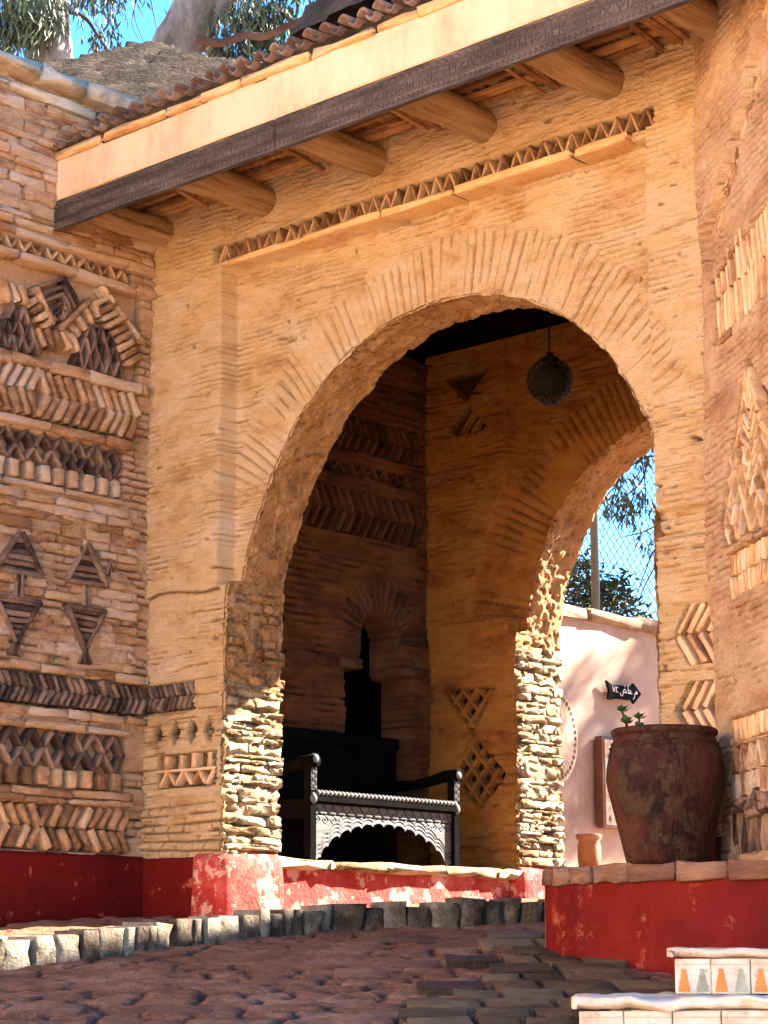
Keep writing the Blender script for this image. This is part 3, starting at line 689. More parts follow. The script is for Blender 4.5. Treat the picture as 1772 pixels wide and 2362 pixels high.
# knots
# split poles of the ceiling, edge beams
def lath(a, b, r, flatn=6):
    bm = bmesh.new(); a = Vector(a); b = Vector(b); m_ = (a + b) / 2 + Vector((U(-.01, .01), U(-.01, .01), U(-.008, .004)))
    bm_tube(bm, [a, m_, b], [r * U(.85, 1.1), r, r * U(.8, 1.1)], flatn); bm_obj('ceiling_pole', bm, M['lath'], cn)
x = -.02
while x < 4.95:
    r = U(.016, .026); lath((x, -.80, 4.825 + U(-.008, .008)), (x + U(-.02, .02), .08, 4.83 + U(-.008, .008)), r); x += 2 * r + U(.0, .008)
for y, r, z in ((-.06, .020, 4.775), (-.11, .022, 4.785), (-.17, .018, 4.78), (-.24, .02, 4.79)):
    lath((-.02, y, z), (2.3, y + U(-.02, .02), z + U(-.01, .01)), r); lath((2.2, y + .015, z), (4.9, y + U(-.02, .02), z + U(-.01, .01)), r)
for i, x in enumerate((.52, 1.46, 2.36, 3.2, 4.05)):
    for k in range(4): lath((x + k * .045, -.42, 4.79 + U(-.01, .01)), (x + k * .045 + U(-.03, .03), .03, 4.74 + U(-.015, .015)), U(.014, .021))
for y, s in ((-.70, .035), (-.40, .028)):
    bm = bmesh.new(); bm_box(bm, (2.45, y, 4.775), (4.95, s * 2.6, s * 1.5), None, .008)
    bmesh.ops.subdivide_edges(bm, edges=[e for e in bm.edges if e.calc_length() > 2], cuts=14)
    for v in bm.verts: v.co.z += .012 * math.sin(v.co.x * 5); v.co.y += .008 * math.sin(v.co.x * 3.1)
    bm_obj('purlin', bm, M['log'], cn)
# plaster face
FA = Fr((0, -.85, 0), (1, 0, 0))
field('fascia', FA, .0, 5.3, 4.655, 4.945, .02, lambda u, v: .010 * (fbm(u * 1.5, v * 3, 3, 61) - .5) + .004 * (fbm(u * 14, v * 14, 2, 62) - .5), M['plaster'], cn)
bm = bmesh.new(); bm_box(bm, (2.65, -.795, 4.74), (5.3, .09, .42)); bm_obj('fascia_beam', bm, M['plaster'], cn)
bm = bmesh.new(); bm_box(bm, (0.012, -.80, 4.80), (.03, .11, .28), None, .006); bm_obj('fascia_end', bm, M['plaster'], cn)
field('plaster_lip', FA, -.01, 5.3, 4.655, 4.675, .01, lambda u, v: .014 + .012 * (fbm(u * 4, v * 9, 3, 64) - .5), M['plaster_edge'], cn)
x = -.01
while x < 5.2:
    l = U(.30, .62); put('coping_stone', cn, M['plaster_edge'], FA, x + l / 2, 4.968 + U(-.003, .003), l - .006, .056, .3, U(-.008, .008), .035 + U(-.008, .006), 0, PIECES); x += l
# carved board: real relief
def carve(u, v):
    t = (v - 4.475) / .185; h = np.zeros_like(u)
    bevel = lambda c, w_: np.exp(-((t - c) / w_) ** 2)
    for c in (.06, .285, .34, .70, .755, .965): h -= .012 * bevel(c, .016)
    # scallops along the top
    p = u / .05; f = p - np.floor(p) - .5
    r = np.hypot(f * .05, (v - (4.475 + .185 * .775))) ; h -= .012 * np.exp(-((r - .022) / .005) ** 2) * (t > .77) * (t < .95)
    r2 = np.hypot(f * .05, (v - (4.475 + .185 * .80))); h += .008 * (r2 < .011) * (t > .77)
    # diamonds along the bottom
    p = u / .036; f = np.abs(p - np.floor(p) - .5) * .036; g = np.abs(v - (4.475 + .185 * .17)); e = f * 1.0 + g * .9
    h += (.016 * np.clip(1 - e / .018, 0, 1) - .010) * (t > .075) * (t < .27)
    # incised signs in the middle band
    c = np.floor(u / .085); x = (u / .085 - c - .5) * .085; y = v - (4.475 + .185 * .52); k = np.floor(hsh(c, c * 0, 9) * 7).astype(int)
    d = np.ones_like(u)
    ln = lambda a, b, c_: np.abs(a * x + b * y + c_) / math.hypot(a, b)
    d = np.where(k == 0, np.minimum(ln(1, 1, 0), ln(1, -1, 0)), d)
    d = np.where(k == 1, np.minimum(np.abs(np.hypot(x, y) - .022), np.hypot(x, y) - .006), d)
    d = np.where(k == 2, np.minimum(np.minimum(ln(1, -.9, 0), np.abs(y - .024)), np.abs(y + .024)), d)
    d = np.where(k == 3, np.minimum(np.abs(np.abs(x) + np.abs(y) - .027) * .7, np.abs(np.abs(x) + np.abs(y) - .012) * .7), d)
    d = np.where(k == 4, np.minimum(np.abs(x - .024 * np.sign(np.sin(y * 120))), np.abs(x)), d)
    d = np.where(k == 5, np.minimum(np.abs(np.abs(x) - .02), ln(1, 1.1, 0)), d)
    d = np.where(k == 6, np.minimum(np.minimum(ln(1, .5, .012), ln(1, -.5, -.012)), np.abs(x)), d)
    band = (t > .36) & (t < .68)
    h -= .014 * np.exp(-(d / .0046) ** 2) * band
    h -= .010 * (np.abs(np.abs(x) - .0405) < .0025) * band
    return h + .004 * (fbm(u * 3, v * 30, 3, 71) - .5), np.clip(-h / .012, 0, 1) * .85
CB = Fr((0, -.872, 0), (1, 0, 0))
for a, b in ((.005, 1.965), (1.972, 5.3)):
    o = field('carved_board', CB, a, b, 4.475, 4.66, .0048, carve, M['carved'], cn)
    bm = bmesh.new(); bm_box(bm, ((a + b) / 2, -.850, 4.567), (b - a, .026, .186)); s_ = bm_obj('board_back', bm, M['carved'], o)
# roof slab and two rows of canal tiles
def shell(w_, L_, up, th=.012, n_=9, taper=.85):
    bm = bmesh.new(); R_ = []
    for j, yy in enumerate((0, L_)):
        f = 1 if j == 0 else taper
        for off in (0, th):
            ring = []
            for k in range(n_):
                a = math.pi * (.06 + .88 * k / (n_ - 1)); rr = w_ / 2 - off
                ring.append(bm.verts.new((-math.cos(a) * rr * f, yy, (math.sin(a) * rr * 1.15 if up else -math.sin(a) * rr * 1.15) * f)))
            R_.append(ring)
    o0, i0, o1, i1 = R_
    for k in range(n_ - 1):
        bm.faces.new((o0[k], o0[k + 1], o1[k + 1], o1[k])); bm.faces.new((i0[k], i1[k], i1[k + 1], i0[k + 1]))
        bm.faces.new((o0[k], i0[k], i0[k + 1], o0[k + 1])); bm.faces.new((o1[k], o1[k + 1], i1[k + 1], i1[k]))
    for k in (0, n_ - 1): bm.faces.new((o0[k], o1[k], i1[k], i0[k]))
    bmesh.ops.recalc_face_normals(bm, faces=bm.faces)
    me = bpy.data.meshes.new('tile_piece'); bm.to_mesh(me); bm.free()
    me.polygons.foreach_set('use_smooth', [True] * len(me.polygons)); me.materials.append(M['tile']); return me
TU = [shell(.086, .42, True, .014), shell(.082, .42, True, .014)]; TD = [shell(.084, .42, False, .014)]
def tile(me, x, y, z):
    o = bpy.data.objects.new('roof_tile', me); COL.objects.link(o); o.parent = cn; o.matrix_parent_inverse = Matrix.Translation(-cn.location)
    o.matrix_basis = Matrix.Translation((x, y, z)) @ Matrix.Rotation(math.radians(3) + U(-.03, .03), 4, 'X') @ Matrix.Rotation(U(-.05, .05), 4, 'Z')
k = 0; x = -.10
while x < 4.6:
    for r in range(2):
        yy, zz = -.90 + r * .36, 5.05 + r * .02
        tile(TD[0], x, yy + U(-.012, .012), zz + .012 + U(-.005, .005)); tile(rng.choice(TU), x + .0675, yy - .008 + U(-.015, .015), zz + .004 + U(-.005, .006))
    x += .135
bm = bmesh.new()
for (a, b) in (((-.3, -.9, 4.995), (5.3, -.1, 5.20)),):
    bm_box(bm, (2.5, -.40, 5.0), (5.6, .9, .06), Matrix.Rotation(math.radians(6), 3, 'X'))
bm_box(bm, (2.4, 1.75, 5.06), (5.6, 3.5, .5)); bm_box(bm, (2.4, -.60, 4.985), (5.6, .50, .10))
bm_obj('roof_slab', bm, M['roofstone'], cn)
bm = bmesh.new(); bm_box(bm, (2.4, 1.6, 4.5), (5.4, 2.3, .12)); bm_obj('passage_ceiling', bm, M['blackwood_and_shade'], cn)  # blackened colour keeps the passage ceiling in deep shade

# ------------------------------------------------------------------ left wall
lw = thing('side_wall', 'pinkish schist wall on the left with brick lattices, chevrons and two dark arrow figures', 'wall', (0, -1.2, .3))
FIGS = []
for c, s_ in ((-.52, 1.0), (-1.04, 1.12)): FIGS += [[(c - .155 * s_, 2.28), (c + .155 * s_, 2.28), (c, 2.53)], [(c - .15 * s_, 2.125), (c + .15 * s_, 2.125), (c, 1.86)], [(c - .06, 1.775), (c + .06, 1.775), (c, 1.87)]]
def left_h(u, v):
    i1, t1, g1, lo = strata(u, v, .05, .2, 800, .03, .007, .42)
    jo = np.maximum(lo * .9, g1 * .5)
    h = .018 * i1 + .014 * t1 - .03 * lo - .014 * g1 + .04 * (fbm(u * 1.6, v * 1.6, 3, 810) - .5) + .016 * (fbm(u * 12, v * 20, 3, 811) - .5) - .01
    for (b, c, e) in ((4.28, 4.36, -.22), (3.63, 4.24, -.12), (3.25, 3.56, -.13), (2.86, 3.15, -.24), (1.50, 1.69, .02), (1.02, 1.37, -.16), (.655, .92, -.12)):
        q = rect(u, v, -4, e, b, c, .006); h = h - .10 * q; jo = np.maximum(jo, .75 * q)  # shade behind the lattices is painted into the recess colour
    for P in FIGS: jo = np.where(poly_in(u, v, P), 1.0, jo)
    return h, jo
field('masonry', LW, -3.2, .02, .55, 5.42, .0095, left_h, M['clay_pink'], lw)
bm = bmesh.new(); bm_box(bm, (-.26, -1.6, 2.5), (.36, 4.4, 5.8)); bm_obj('core', bm, M['clay_pink'], lw)
dado_field(lw, LW, -3.0, .0, .0, .645, M['dado'], .02, 15, .006)
UL = -1.62
zigzag(lw, M['brick'], LW, -1.6, -.24, 4.285, 4.355, 26, .02, .07, .002)
ledge(lw, M['schist'], LW, UL, -.02, 4.245, .05, .5, .12, .03); ledge(lw, M['schist'], LW, UL, -.0, 4.40, .05, .4, .12, .02)
# big panel: fans of bricks and diamond lattices under a curved course
def pz(x, y):                                                # sketch units of the panel -> wall metres
    yb, yt = 700 + .27 * x, 60 + .33 * x
    return (-1.24 + x * .00128, 3.64 + (yb - y) / (yb - yt) * .62)
def pzs(mt, a, b, th=.032, out=.014): seg(lw, M[mt], LW, pz(*a), pz(*b), th, .1, out)
def pyramid(x0, x1, yb, rows, n0, hy):                        # stacked triangles of slates, narrowing upwards
    wd = (x1 - x0) / n0
    for r_ in range(rows):
        for k in range(n0 - r_):
            xa = x0 + wd * (k + r_ / 2); sl_ = .27 * (xa - x0); ya = yb - r_ * hy + sl_
            pzs('slate', (xa, ya), (xa + wd / 2, ya - hy + 6), .022, .006); pzs('slate', (xa + wd, ya + .27 * wd), (xa + wd / 2, ya - hy + 6), .022, .006)
pyramid(-300, -60, 640, 3, 4, 95); pyramid(-20, 240, 688, 3, 4, 95); pyramid(455, 770, 818, 3, 5, 95)
for k in range(3): pzs('schist', (8 + 46 * k, 268 + 14 * k), (52 + 46 * k, 400 + 10 * k), .040, .02)
for k in range(5): pzs('brick', (112 + 36 * k, 385 + 46 * k), (190 + 34 * k, 330 + 46 * k), .040, .016)
pzs('schist', (196, 318), (312, 548), .032, .026); pzs('schist', (350, 590), (540, 398), .032, .026)
for k in range(5):
    q = 22 * k; pzs('slate', (196 + q * 1.0, 320 + 48 * k), (372, 250 + 52 * k), .028, .010); pzs('slate', (372, 250 + 52 * k), (470 - q * 1.1, 420 + 26 * k), .028, .010)
for k in range(5): pzs('schist', (372 + 46 * k, 596 - 46 * k), (440 + 40 * k, 668 - 40 * k), .040, .016)
for k in range(5): pzs('brick', (222 + 50 * k, 580 + 6 * k), (272 + 50 * k, 700 + 6 * k), .040, .014)
for k in range(9): pzs('schist', (560 + 27 * k, 432 + 48 * k), (672 + 25 * k, 380 + 48 * k), .038, .02)
for k in range(7): pzs('schist', (600 + 42 * k, 312 + 55 * k), (642 + 42 * k, 366 + 55 * k), .03, .026)
ledge(lw, M['schist'], LW, UL, -.06, 3.595, .062, .36, .13, .035)
chevrons(lw, M['schist'], LW, -1.52, -.14, 3.265, 3.555, 19, lambda t: (-1 if t < .42 else 1), .044, .1, .02, .52)
ledge(lw, M['schist'], LW, UL, -.2, 3.205, .06, .38, .13, .035)
zigzag(lw, M['slate'], LW, -1.5, -.26, 3.07, 3.165, 18, .024, .08, .004); zigzag(lw, M['slate'], LW, -1.5, -.26, 2.975, 3.07, 18, .024, .08, .004, True)
teeth(lw, M['schist'], LW, -1.5, -.24, 2.86, 2.965, 11, .062, .09, .018)
ledge(lw, M['schist'], LW, UL, -.24, 2.83, .03, .4, .12, .02)
# arrow figures
def tri_fig(P, n_, th):
    ys = [p[1] for p in P]; a, b = min(ys), max(ys)
    for k in range(n_):
        v = a + (k + .5) * (b - a) / n_; us = np.linspace(min(p[0] for p in P), max(p[0] for p in P), 80)
        i_ = poly_in(us, np.full(80, v), P)
        if i_.sum() > 4: seg(lw, M['slate'], LW, (us[i_][0], v), (us[i_][-1], v), th, .06, .014, 'slate')
    for i in range(3): seg(lw, M['slate'], LW, P[i], P[(i + 1) % 3], .026, .07, .028, 'slate')
FIG = []
for c, s_ in ((-.52, 1.0), (-1.04, 1.12)):
    up_ = [(c - .155 * s_, 2.28), (c + .155 * s_, 2.28), (c, 2.53)]; dn = [(c - .15 * s_, 2.125), (c + .15 * s_, 2.125), (c, 1.86)]
    tri_fig(up_, 7, .028); tri_fig(dn, 7, .028); FIG += [up_, dn]
    for k in range(3): seg(lw, M['slate'], LW, (c - .02 + .02 * k, 2.13), (c - .02 + .02 * k, 2.27), .022, .06, .02, 'slate')
    ft = [(c - .06, 1.775), (c + .06, 1.775), (c, 1.87)]; FIG.append(ft)
    for k in range(5): seg(lw, M['slate'], LW, (c - .05 + .025 * k, 1.785), (c, 1.87), .02, .06, .014, 'slate')
for k in range(4): seg(lw, M['slate'], LW, (-.36 + .02 * k, 2.36), (-.335, 2.45), .018, .06, .012, 'slate')
# plain courses of flat stones
def rubble(parent, fr, u0, u1, v0, v1, avoid, hr, lr, mat, cap, out=(.0, .02), bank=ROUGH, fill=.93):
    v = v0; n_ = 0
    while v < v1 - .015:
        h = min(U(*hr), v1 - v); u = u0 + U(-.1, 0)
        while u < u1 - .03:
            l = min(U(*lr), u1 - u)
            m_ = np.array([(u + l * f, v + h / 2) for f in (.05, .25, .5, .75, .95)])
            if n_ < cap and U(0, 1) < fill and not any(poly_in(m_[:, 0], m_[:, 1], P).any() for P in avoid):
                put('stone', parent, mat, fr, u + l / 2, v + h / 2, l - .006, h - .005, .1, U(-.03, .03), U(*out), U(-.05, .05), bank); n_ += 1
            u += l
        v += h
    return n_
c1 = rubble(lw, LW, -1.5, -.10, 1.76, 2.80, FIG, (.035, .075), (.12, .32), M['schist'], 140)
c1 = rubble(lw, LW, -1.55, -.03, 4.44, 5.28, [], (.04, .09), (.14, .42), M['schist'], 120, (.0, .025))
ledge(lw, M['schist'], LW, -1.4, -.0, 1.73, .05, .3, .12, .022)
chevrons(lw, M['slate'], LW, -1.42, -.02, 1.515, 1.69, 27, lambda t: 1, .028, .09, .010, .55)
ledge(lw, M['schist'], LW, -1.45, -.0, 1.468, .05, .24, .12, .02); ledge(lw, M['schist'], LW, -1.45, -.14, 1.39, .042, .4, .12, .03); 
zigzag(lw, M['slate'], LW, -1.42, -.18, 1.25, 1.36, 16, .026, .08, .004); zigzag(lw, M['slate'], LW, -1.42, -.18, 1.14, 1.25, 16, .026, .08, .004, True)
teeth(lw, M['brick'], LW, -1.42, -.18, 1.03, 1.135, 11, .06, .09, .016)
ledge(lw, M['schist'], LW, -1.45, -.1, .995, .042, .38, .12, .028); ledge(lw, M['schist'], LW, -1.45, -.1, .95, .035, .42, .12, .024)
chevrons(lw, M['brick'], LW, -1.44, -.12, .665, .915, 17, lambda t: (1 if t < .48 else -1), .042, .09, .016, .55)
# coping
ledge(lw, M['coping'], LW, -2.2, .9, 5.33, .07, .55, .5, .055, 'coping_stone')
ledge(lw, M['schist'], LW, -2.2, .9, 5.25, .06, .5, .3, .025)
x = -2.2
while x < 1.2:
    l = U(.35, .6); put('coping_stone', lw, M['coping'], LW, x + l / 2, 5.455, l - .008, .115, .60, U(-.006, .006), .115 + U(-.012, .012), 0, PIECES); x += l

# ------------------------------------------------------------------ tower on the right
tw = thing('tower', 'battered clay and stone tower on the right edge with tall brick lattice bands', 'tower', (4.6, -.3, .2))
def tower_h(u, v):
    i1, t1, g1, lo = strata(u, v, .036, .16, 950, .04, .0045, .50)
    jo = np.maximum(lo * .8, g1 * .35)
    h = .006 * i1 + .004 * t1 - .018 * lo - .005 * g1 + .05 * (fbm(u * 1.7, v * 1.5, 3, 960) - .5) + .022 * (fbm(u * 28, v * 60, 4, 961) - .5)
    h = h - .07 * (poly_in(u, v, [(.24, 3.02), (1.5, 3.02), (1.5, 3.52), (.24, 3.33)]))
    h = h - .06 * (poly_in(u, v, [(.24, 2.10), (.30, 1.96), (1.5, 1.96), (1.5, 2.12), (.66, 2.84)]))
    h = h - .06 * rect(u, v, .33, 1.5, 1.70, 1.92, .006) - .06 * rect(u, v, .29, 1.5, 1.02, 1.13, .006) - .06 * rect(u, v, .24, 1.5, .50, 1.0, .006)
    for a in (.19, .345, .52): h = h - .03 * rect(u, v, a - .01, a + .014, 1.29, 1.46, .006)
    h = h - .05 * poly_in(u + .05 * (fbm(u * 9, v * 9, 3, 971) - .5), v + .14 * (fbm(u * 9, v * 9, 3, 972) - .5), [(1.3, 4.75), (.80, 4.08), (.12, 3.63), (.08, 3.5), (.24, 3.42), (.75, 3.84), (1.3, 4.25)])          # ragged strip where the clay has fallen
    jo = np.where(poly_in(u, v, [(.24, 2.10), (.30, 1.96), (1.5, 1.96), (1.5, 2.12), (.66, 2.84)]) | poly_in(u, v, [(.24, 3.02), (1.5, 3.02), (1.5, 3.52), (.24, 3.33)]) | ((v > .5) & (v < 1.0) & (u > .24)), np.maximum(jo, .9), jo)  # recessed bands painted dark, standing in for shade behind the bricks
    h = h + .02 * sm(u, 0, .1) 
    return h, jo
field('masonry', TW, -.0, 2.3, .3, 5.2, .0095, tower_h, M['clay_pink'], tw)
bm = bmesh.new()
P_ = [TW.p(.0, 0, -.1), TW.p(2.29, 0, -.1), Vector((7.0, .6, 0)), Vector((4.25, .6, 0))]
lo_ = [bm.verts.new((p.x, p.y, -.4)) for p in P_]; hi = [bm.verts.new((p.x, p.y, 5.2)) for p in P_]
for k in range(4): bm.faces.new((lo_[k], lo_[(k + 1) % 4], hi[(k + 1) % 4], hi[k]))
bm.faces.new(hi); bm_obj('core', bm, M['clay_pink'], tw)
dado_field(tw, TW, .0, 1.5, -.1, .47, M['dado'], .02, 19)
for k in range(60):                                           # bare stones in the strip where the clay has fallen
    t = U(0, 1); c = (.16 + 1.0 * t, 3.55 + .92 * t + U(-.10, .10) * (.5 + t))
    put('slate', tw, M['brick'], TW, c[0], c[1], U(.05, .14), U(.02, .035), .06, .75 + U(-.25, .25), U(-.035, -.01), U(-.2, .2), ROUGH)
for r_ in range(2): 
    n_ = 16
    for k in range(n_):
        c = .27 + k * .065; b0 = 3.03 + r_ * .20 ; 
        seg(tw, M['clay_brick'], TW, (c + (.03 if r_ else 0), b0), (c - .01, b0 + .19 + .006 * k), .034, .09, .008)
ledge(tw, M['schist'], TW, .2, 1.4, 3.0, .04, .3, .1, .02)
seg(tw, M['schist'], TW, (.18, 3.335), (1.3, 3.53), .035, .12, .02, 'stone')
# pointed panel of chevrons and diamonds
for k in range(9):
    v = 2.74 - k * .05; hw = (2.84 - v) * .60
    seg(tw, M['clay_brick'], TW, (.66 - hw, v - .07), (.66 - hw * .55, v + .02), .026, .08, .008); seg(tw, M['clay_brick'], TW, (.66 - hw * .5, v + .02), (.66, v - .07), .024, .08, .006)
    seg(tw, M['clay_brick'], TW, (.66 + hw, v - .07), (.66 + hw * .55, v + .02), .026, .08, .008); seg(tw, M['clay_brick'], TW, (.66 + hw * .5, v + .02), (.66, v - .07), .024, .08, .006)
for r_ in range(5):
    n_ = 17; va = 1.975 + r_ * .085
    for k in range(n_):
        c = .28 + k * .055
        if abs(c - .66) < (2.93 - va) * .62: seg(tw, M['schist'] if (k + r_) % 3 else M['clay_brick'], TW, (c, va if (k + r_) % 2 else va + .085), (c + .055, va + .085 if (k + r_) % 2 else va), .026, .08, .012)
ledge(tw, M['schist'], TW, .28, 1.3, 1.94, .04, .2, .12, .03)
for k in range(15):
    c = .34 + k * .05; seg(tw, M['clay_brick'], TW, (c, 1.815), (c + .012, 1.915), .03, .09, .012); seg(tw, M['clay_brick'], TW, (c + .02, 1.705), (c + .01, 1.805), .03, .09, .010)
seg(tw, M['slate'], TW, (.70, 1.37), (.79, 1.60), .018, .05, .006, 'slate'); seg(tw, M['slate'], TW, (.70, 1.37), (.9, 1.36), .03, .05, .006, 'slate')
ledge(tw, M['schist'], TW, .26, 1.3, 1.155, .035, .3, .1, .025)
teeth(tw, M['clay_brick'], TW, .29, 1.2, 1.025, 1.125, 14, .05, .09, .014)
zigzag(tw, M['schist'], TW, .24, 1.2, .88, 1.0, 17, .03, .09, .012)
teeth(tw, M['schist'], TW, .22, 1.2, .73, .87, 14, .055, .1, .014)
zigzag(tw, M['slate'], TW, .2, 1.2, .48, .72, 15, .042, .1, .01)
for k in range(10): put('slate', tw, M['slate'], TW, .35 + U(0, .6), .70 + U(-.03, .03), U(.12, .2), .04, .1, U(-.5, .5), .04, 0, ROUGH)

# ------------------------------------------------------------------ bench platform
pf = thing('bench_platform', 'low red platform with a rough pale stone edge under the dark bench', 'platform', (.3, 1.6, .3))
bm = bmesh.new(); bm_box(bm, (.22, 1.62, .42), (.80, 2.30, .30)); bm_obj('plinth_body', bm, M['dado'], pf)
BP = Fr((.66, 0, 0), (0, 1, 0))
def step_h(u, v): return .004 - .012 * sm(fbm(u * 5, v * 9, 3, 47) + (v - .47) * 1.6, .44, .52) * 0 + .010 * (fbm(u * 7, v * 7, 3, 48) - .5)
field('dado', BP, .44, 2.82, .22, .585, .012, step_h, M['dado_worn'], pf)
y = .46
while y < 2.78:
    l = min(U(.3, .6), 2.8 - y); put('edge_slab', pf, M['lime'], BP, y + l / 2, .598, l - .008, .062, .36, U(-.02, .01), .075 + U(-.02, .02), 0, ROUGH); y += l
bm = bmesh.new(); bm_box(bm, (.18, 1.62, .60), (.6, 2.3, .05)); bm_obj('paving', bm, M['walk'], pf)

# ------------------------------------------------------------------ carved bench
bn = thing('bench', 'black carved wooden bench with scalloped front panel and scrolled arms under the niche', 'bench', (.3, 1.58, .625))
ZB = .625
def post(x, y, z1, knob=True):
    bm = bmesh.new(); bm_box(bm, (x, y, (ZB + z1) / 2), (.062, .062, z1 - ZB), None, .006); o = bm_obj('post', bm, M['blackwood_and_shade'], bn)
    if knob:
        b2 = bmesh.new(); bmesh.ops.create_uvsphere(b2, u_segments=14, v_segments=10, radius=.034, matrix=Matrix.Translation((x + .03, y, z1 + .012))); bm_obj('knob', b2, M['greywood'], o, True)
    b3 = bmesh.new(); bmesh.ops.create_uvsphere(b3, u_segments=12, v_segments=8, radius=.03, matrix=Matrix.Translation((x + .022, y, 1.02)) @ Matrix.Diagonal((1, 1, 1.3, 1))); bm_obj('boss', b3, M['greywood'], o, True)
    return o
pA = post(.57, .88, 1.255); pB = post(.57, 2.27, 1.235)
PF = Fr((.602, 0, 0), (0, 1, 0))
for yc, pp in ((.88, pA), (2.27, pB)):
    def ph(u, v): 
        p = v / .045; f = np.abs(p - np.floor(p) - .5) * .045; e = f + np.abs(u - yc)
        return .006 * np.cos(e * 420) * (np.abs(u - yc) < .022)
    field('post_carving', PF, yc - .026, yc + .026, 1.07, 1.22, .0045, ph, M['greywood'], pp)
for yc in (.88, 2.27):
    bm = bmesh.new()
    bm_tube(bm, [(.62, yc, 1.255), (.5, yc, 1.25), (.36, yc, 1.222), (.2, yc, 1.205), (.0, yc, 1.21)], [.044, .042, .036, .034, .036], 12); bm_obj('arm', bm, M['blackwood_and_shade'], bn, True)
    bm = bmesh.new(); bm_box(bm, (-.0, yc, 1.08), (.055, .06, .92), None, .006); bm_obj('back_post', bm, M['blackwood_and_shade'], bn)
    bm = bmesh.new(); bm_box(bm, (.28, yc, .96), (.5, .03, .12), None, .004); bm_obj('side_panel', bm, M['blackwood_and_shade'], bn)
bm = bmesh.new(); n_ = 180
bm_tube(bm, [(.605, .90 + 1.36 * i / n_, 1.055) for i in range(n_ + 1)], [.016 + .005 * math.sin(i * 1.25) for i in range(n_ + 1)], 8); bm_obj('rope_rail', bm, M['greywood'], bn, True)
bm = bmesh.new(); bm_box(bm, (.59, 1.575, 1.022), (.05, 1.36, .05), None, .006); bm_obj('seat_rail', bm, M['blackwood_and_shade'], bn)
bm = bmesh.new()
for k in range(5): bm_box(bm, (.06 + .12 * k, 1.575, 1.0), (.112, 1.36, .025), None, .003)
bm_obj('seat', bm, M['blackwood_and_shade'], bn)
bm = bmesh.new(); bm_box(bm, (-.02, 1.575, 1.25), (.03, 1.42, .44), None, .004); bm_box(bm, (-.01, 1.575, 1.50), (.05, 1.56, .09), None, .02); bm_obj('backrest', bm, M['blackwood_and_shade'], bn)
AP = Fr((.572, 0, 0), (0, 1, 0))
def lobe(u): # underside of the scalloped arch
    a = np.clip(1 - ((u - 1.575) / .60) ** 2, 0, 1) ** .62; base = .635 + .235 * a
    p = u / .105 + .07; f = p - np.floor(p) - .5
    return base + .028 * np.sqrt(np.clip(1 - (2 * f) ** 2, 0, 1)) - .006
def apron_h(u, v):
    h = np.zeros_like(u); e = v - lobe(u)
    for c in (.022, .047, .072): h -= .006 * np.exp(-((e - c) / .006) ** 2)
    rope = (v > .925)
    p = u / .085; s1 = np.abs(((p + (v - .955) * 9) % 1) - .5); h = np.where(rope, .006 - .016 * np.exp(-((s1 - .5) / .09) ** 2) - .010 * np.exp(-((v - .955) / .008) ** 2 - ((np.abs((p % 1) - .5)) / .1) ** 2), h)
    h -= .008 * np.exp(-((v - .922) / .004) ** 2)
    q = u / .075; f = np.abs(q - np.floor(q) - .5) * .075; g = np.abs(v - .888); m_ = (e > .09) & (v < .92) & (np.abs(u - 1.575) > .2)
    dm = f + g; h = np.where(m_, h - .006 * np.exp(-((dm - .028) / .005) ** 2) - .008 * (dm < .008), h)
    return h + .002 * (fbm(u * 6, v * 60, 2, 91) - .5), np.clip(-h / .007, 0, 1) * .85
field('apron', AP, .91, 2.24, .63, .99, .0048, apron_h, M['greywood'], bn, lambda u, v: v > lobe(u))
bm = bmesh.new(); bm_box(bm, (.03, 1.575, .80), (.02, 1.4, .34)); bm_obj('back_panel', bm, M['blackwood_and_shade'], bn)

# ------------------------------------------------------------------ hanging lantern
LN = Vector((2.02, 1.55, 3.62))
ln_ = thing('hanging_lantern', 'dark pierced metal globe lantern hanging inside the arch', 'lantern', tuple(LN))
bm = bmesh.new(); bmesh.ops.create_icosphere(bm, subdivisions=4, radius=.15, matrix=Matrix.Translation(LN))
r_ = bmesh.ops.inset_individual(bm, faces=bm.faces[:], thickness=.0035)
keep = set(r_['faces']); bmesh.ops.delete(bm, geom=[f for f in bm.faces if f not in keep and rng.random() < .75], context='FACES')
bm_obj('globe', bm, M['iron'], ln_)
bm = bmesh.new(); bmesh.ops.create_uvsphere(bm, u_segments=20, v_segments=12, radius=.112, matrix=Matrix.Translation(LN)); bm_obj('inner_shade', bm, M['iron'], ln_, True)
bm = bmesh.new(); bm_lathe(bm, [(.0, .19), (.02, .185), (.025, .16), (.06, .145), (.065, .135)], LN, 20); bm_lathe(bm, [(.05, -.142), (.045, -.155), (.0, -.16)], LN, 20); bm_obj('cap', bm, M['iron'], ln_, True)
bm = bmesh.new(); z = LN.z + .185
while z < 4.44:
    a = int(z * 1000) % 2
    bm_tube(bm, [(LN.x + (.008 * math.cos(t) if a else 0), LN.y + (0 if a else .008 * math.cos(t)), z + .014 * math.sin(t) + .012) for t in np.linspace(0, 2 * math.pi, 9)], .003, 5, False); z += .023
bm_obj('chain', bm, M['iron'], ln_)

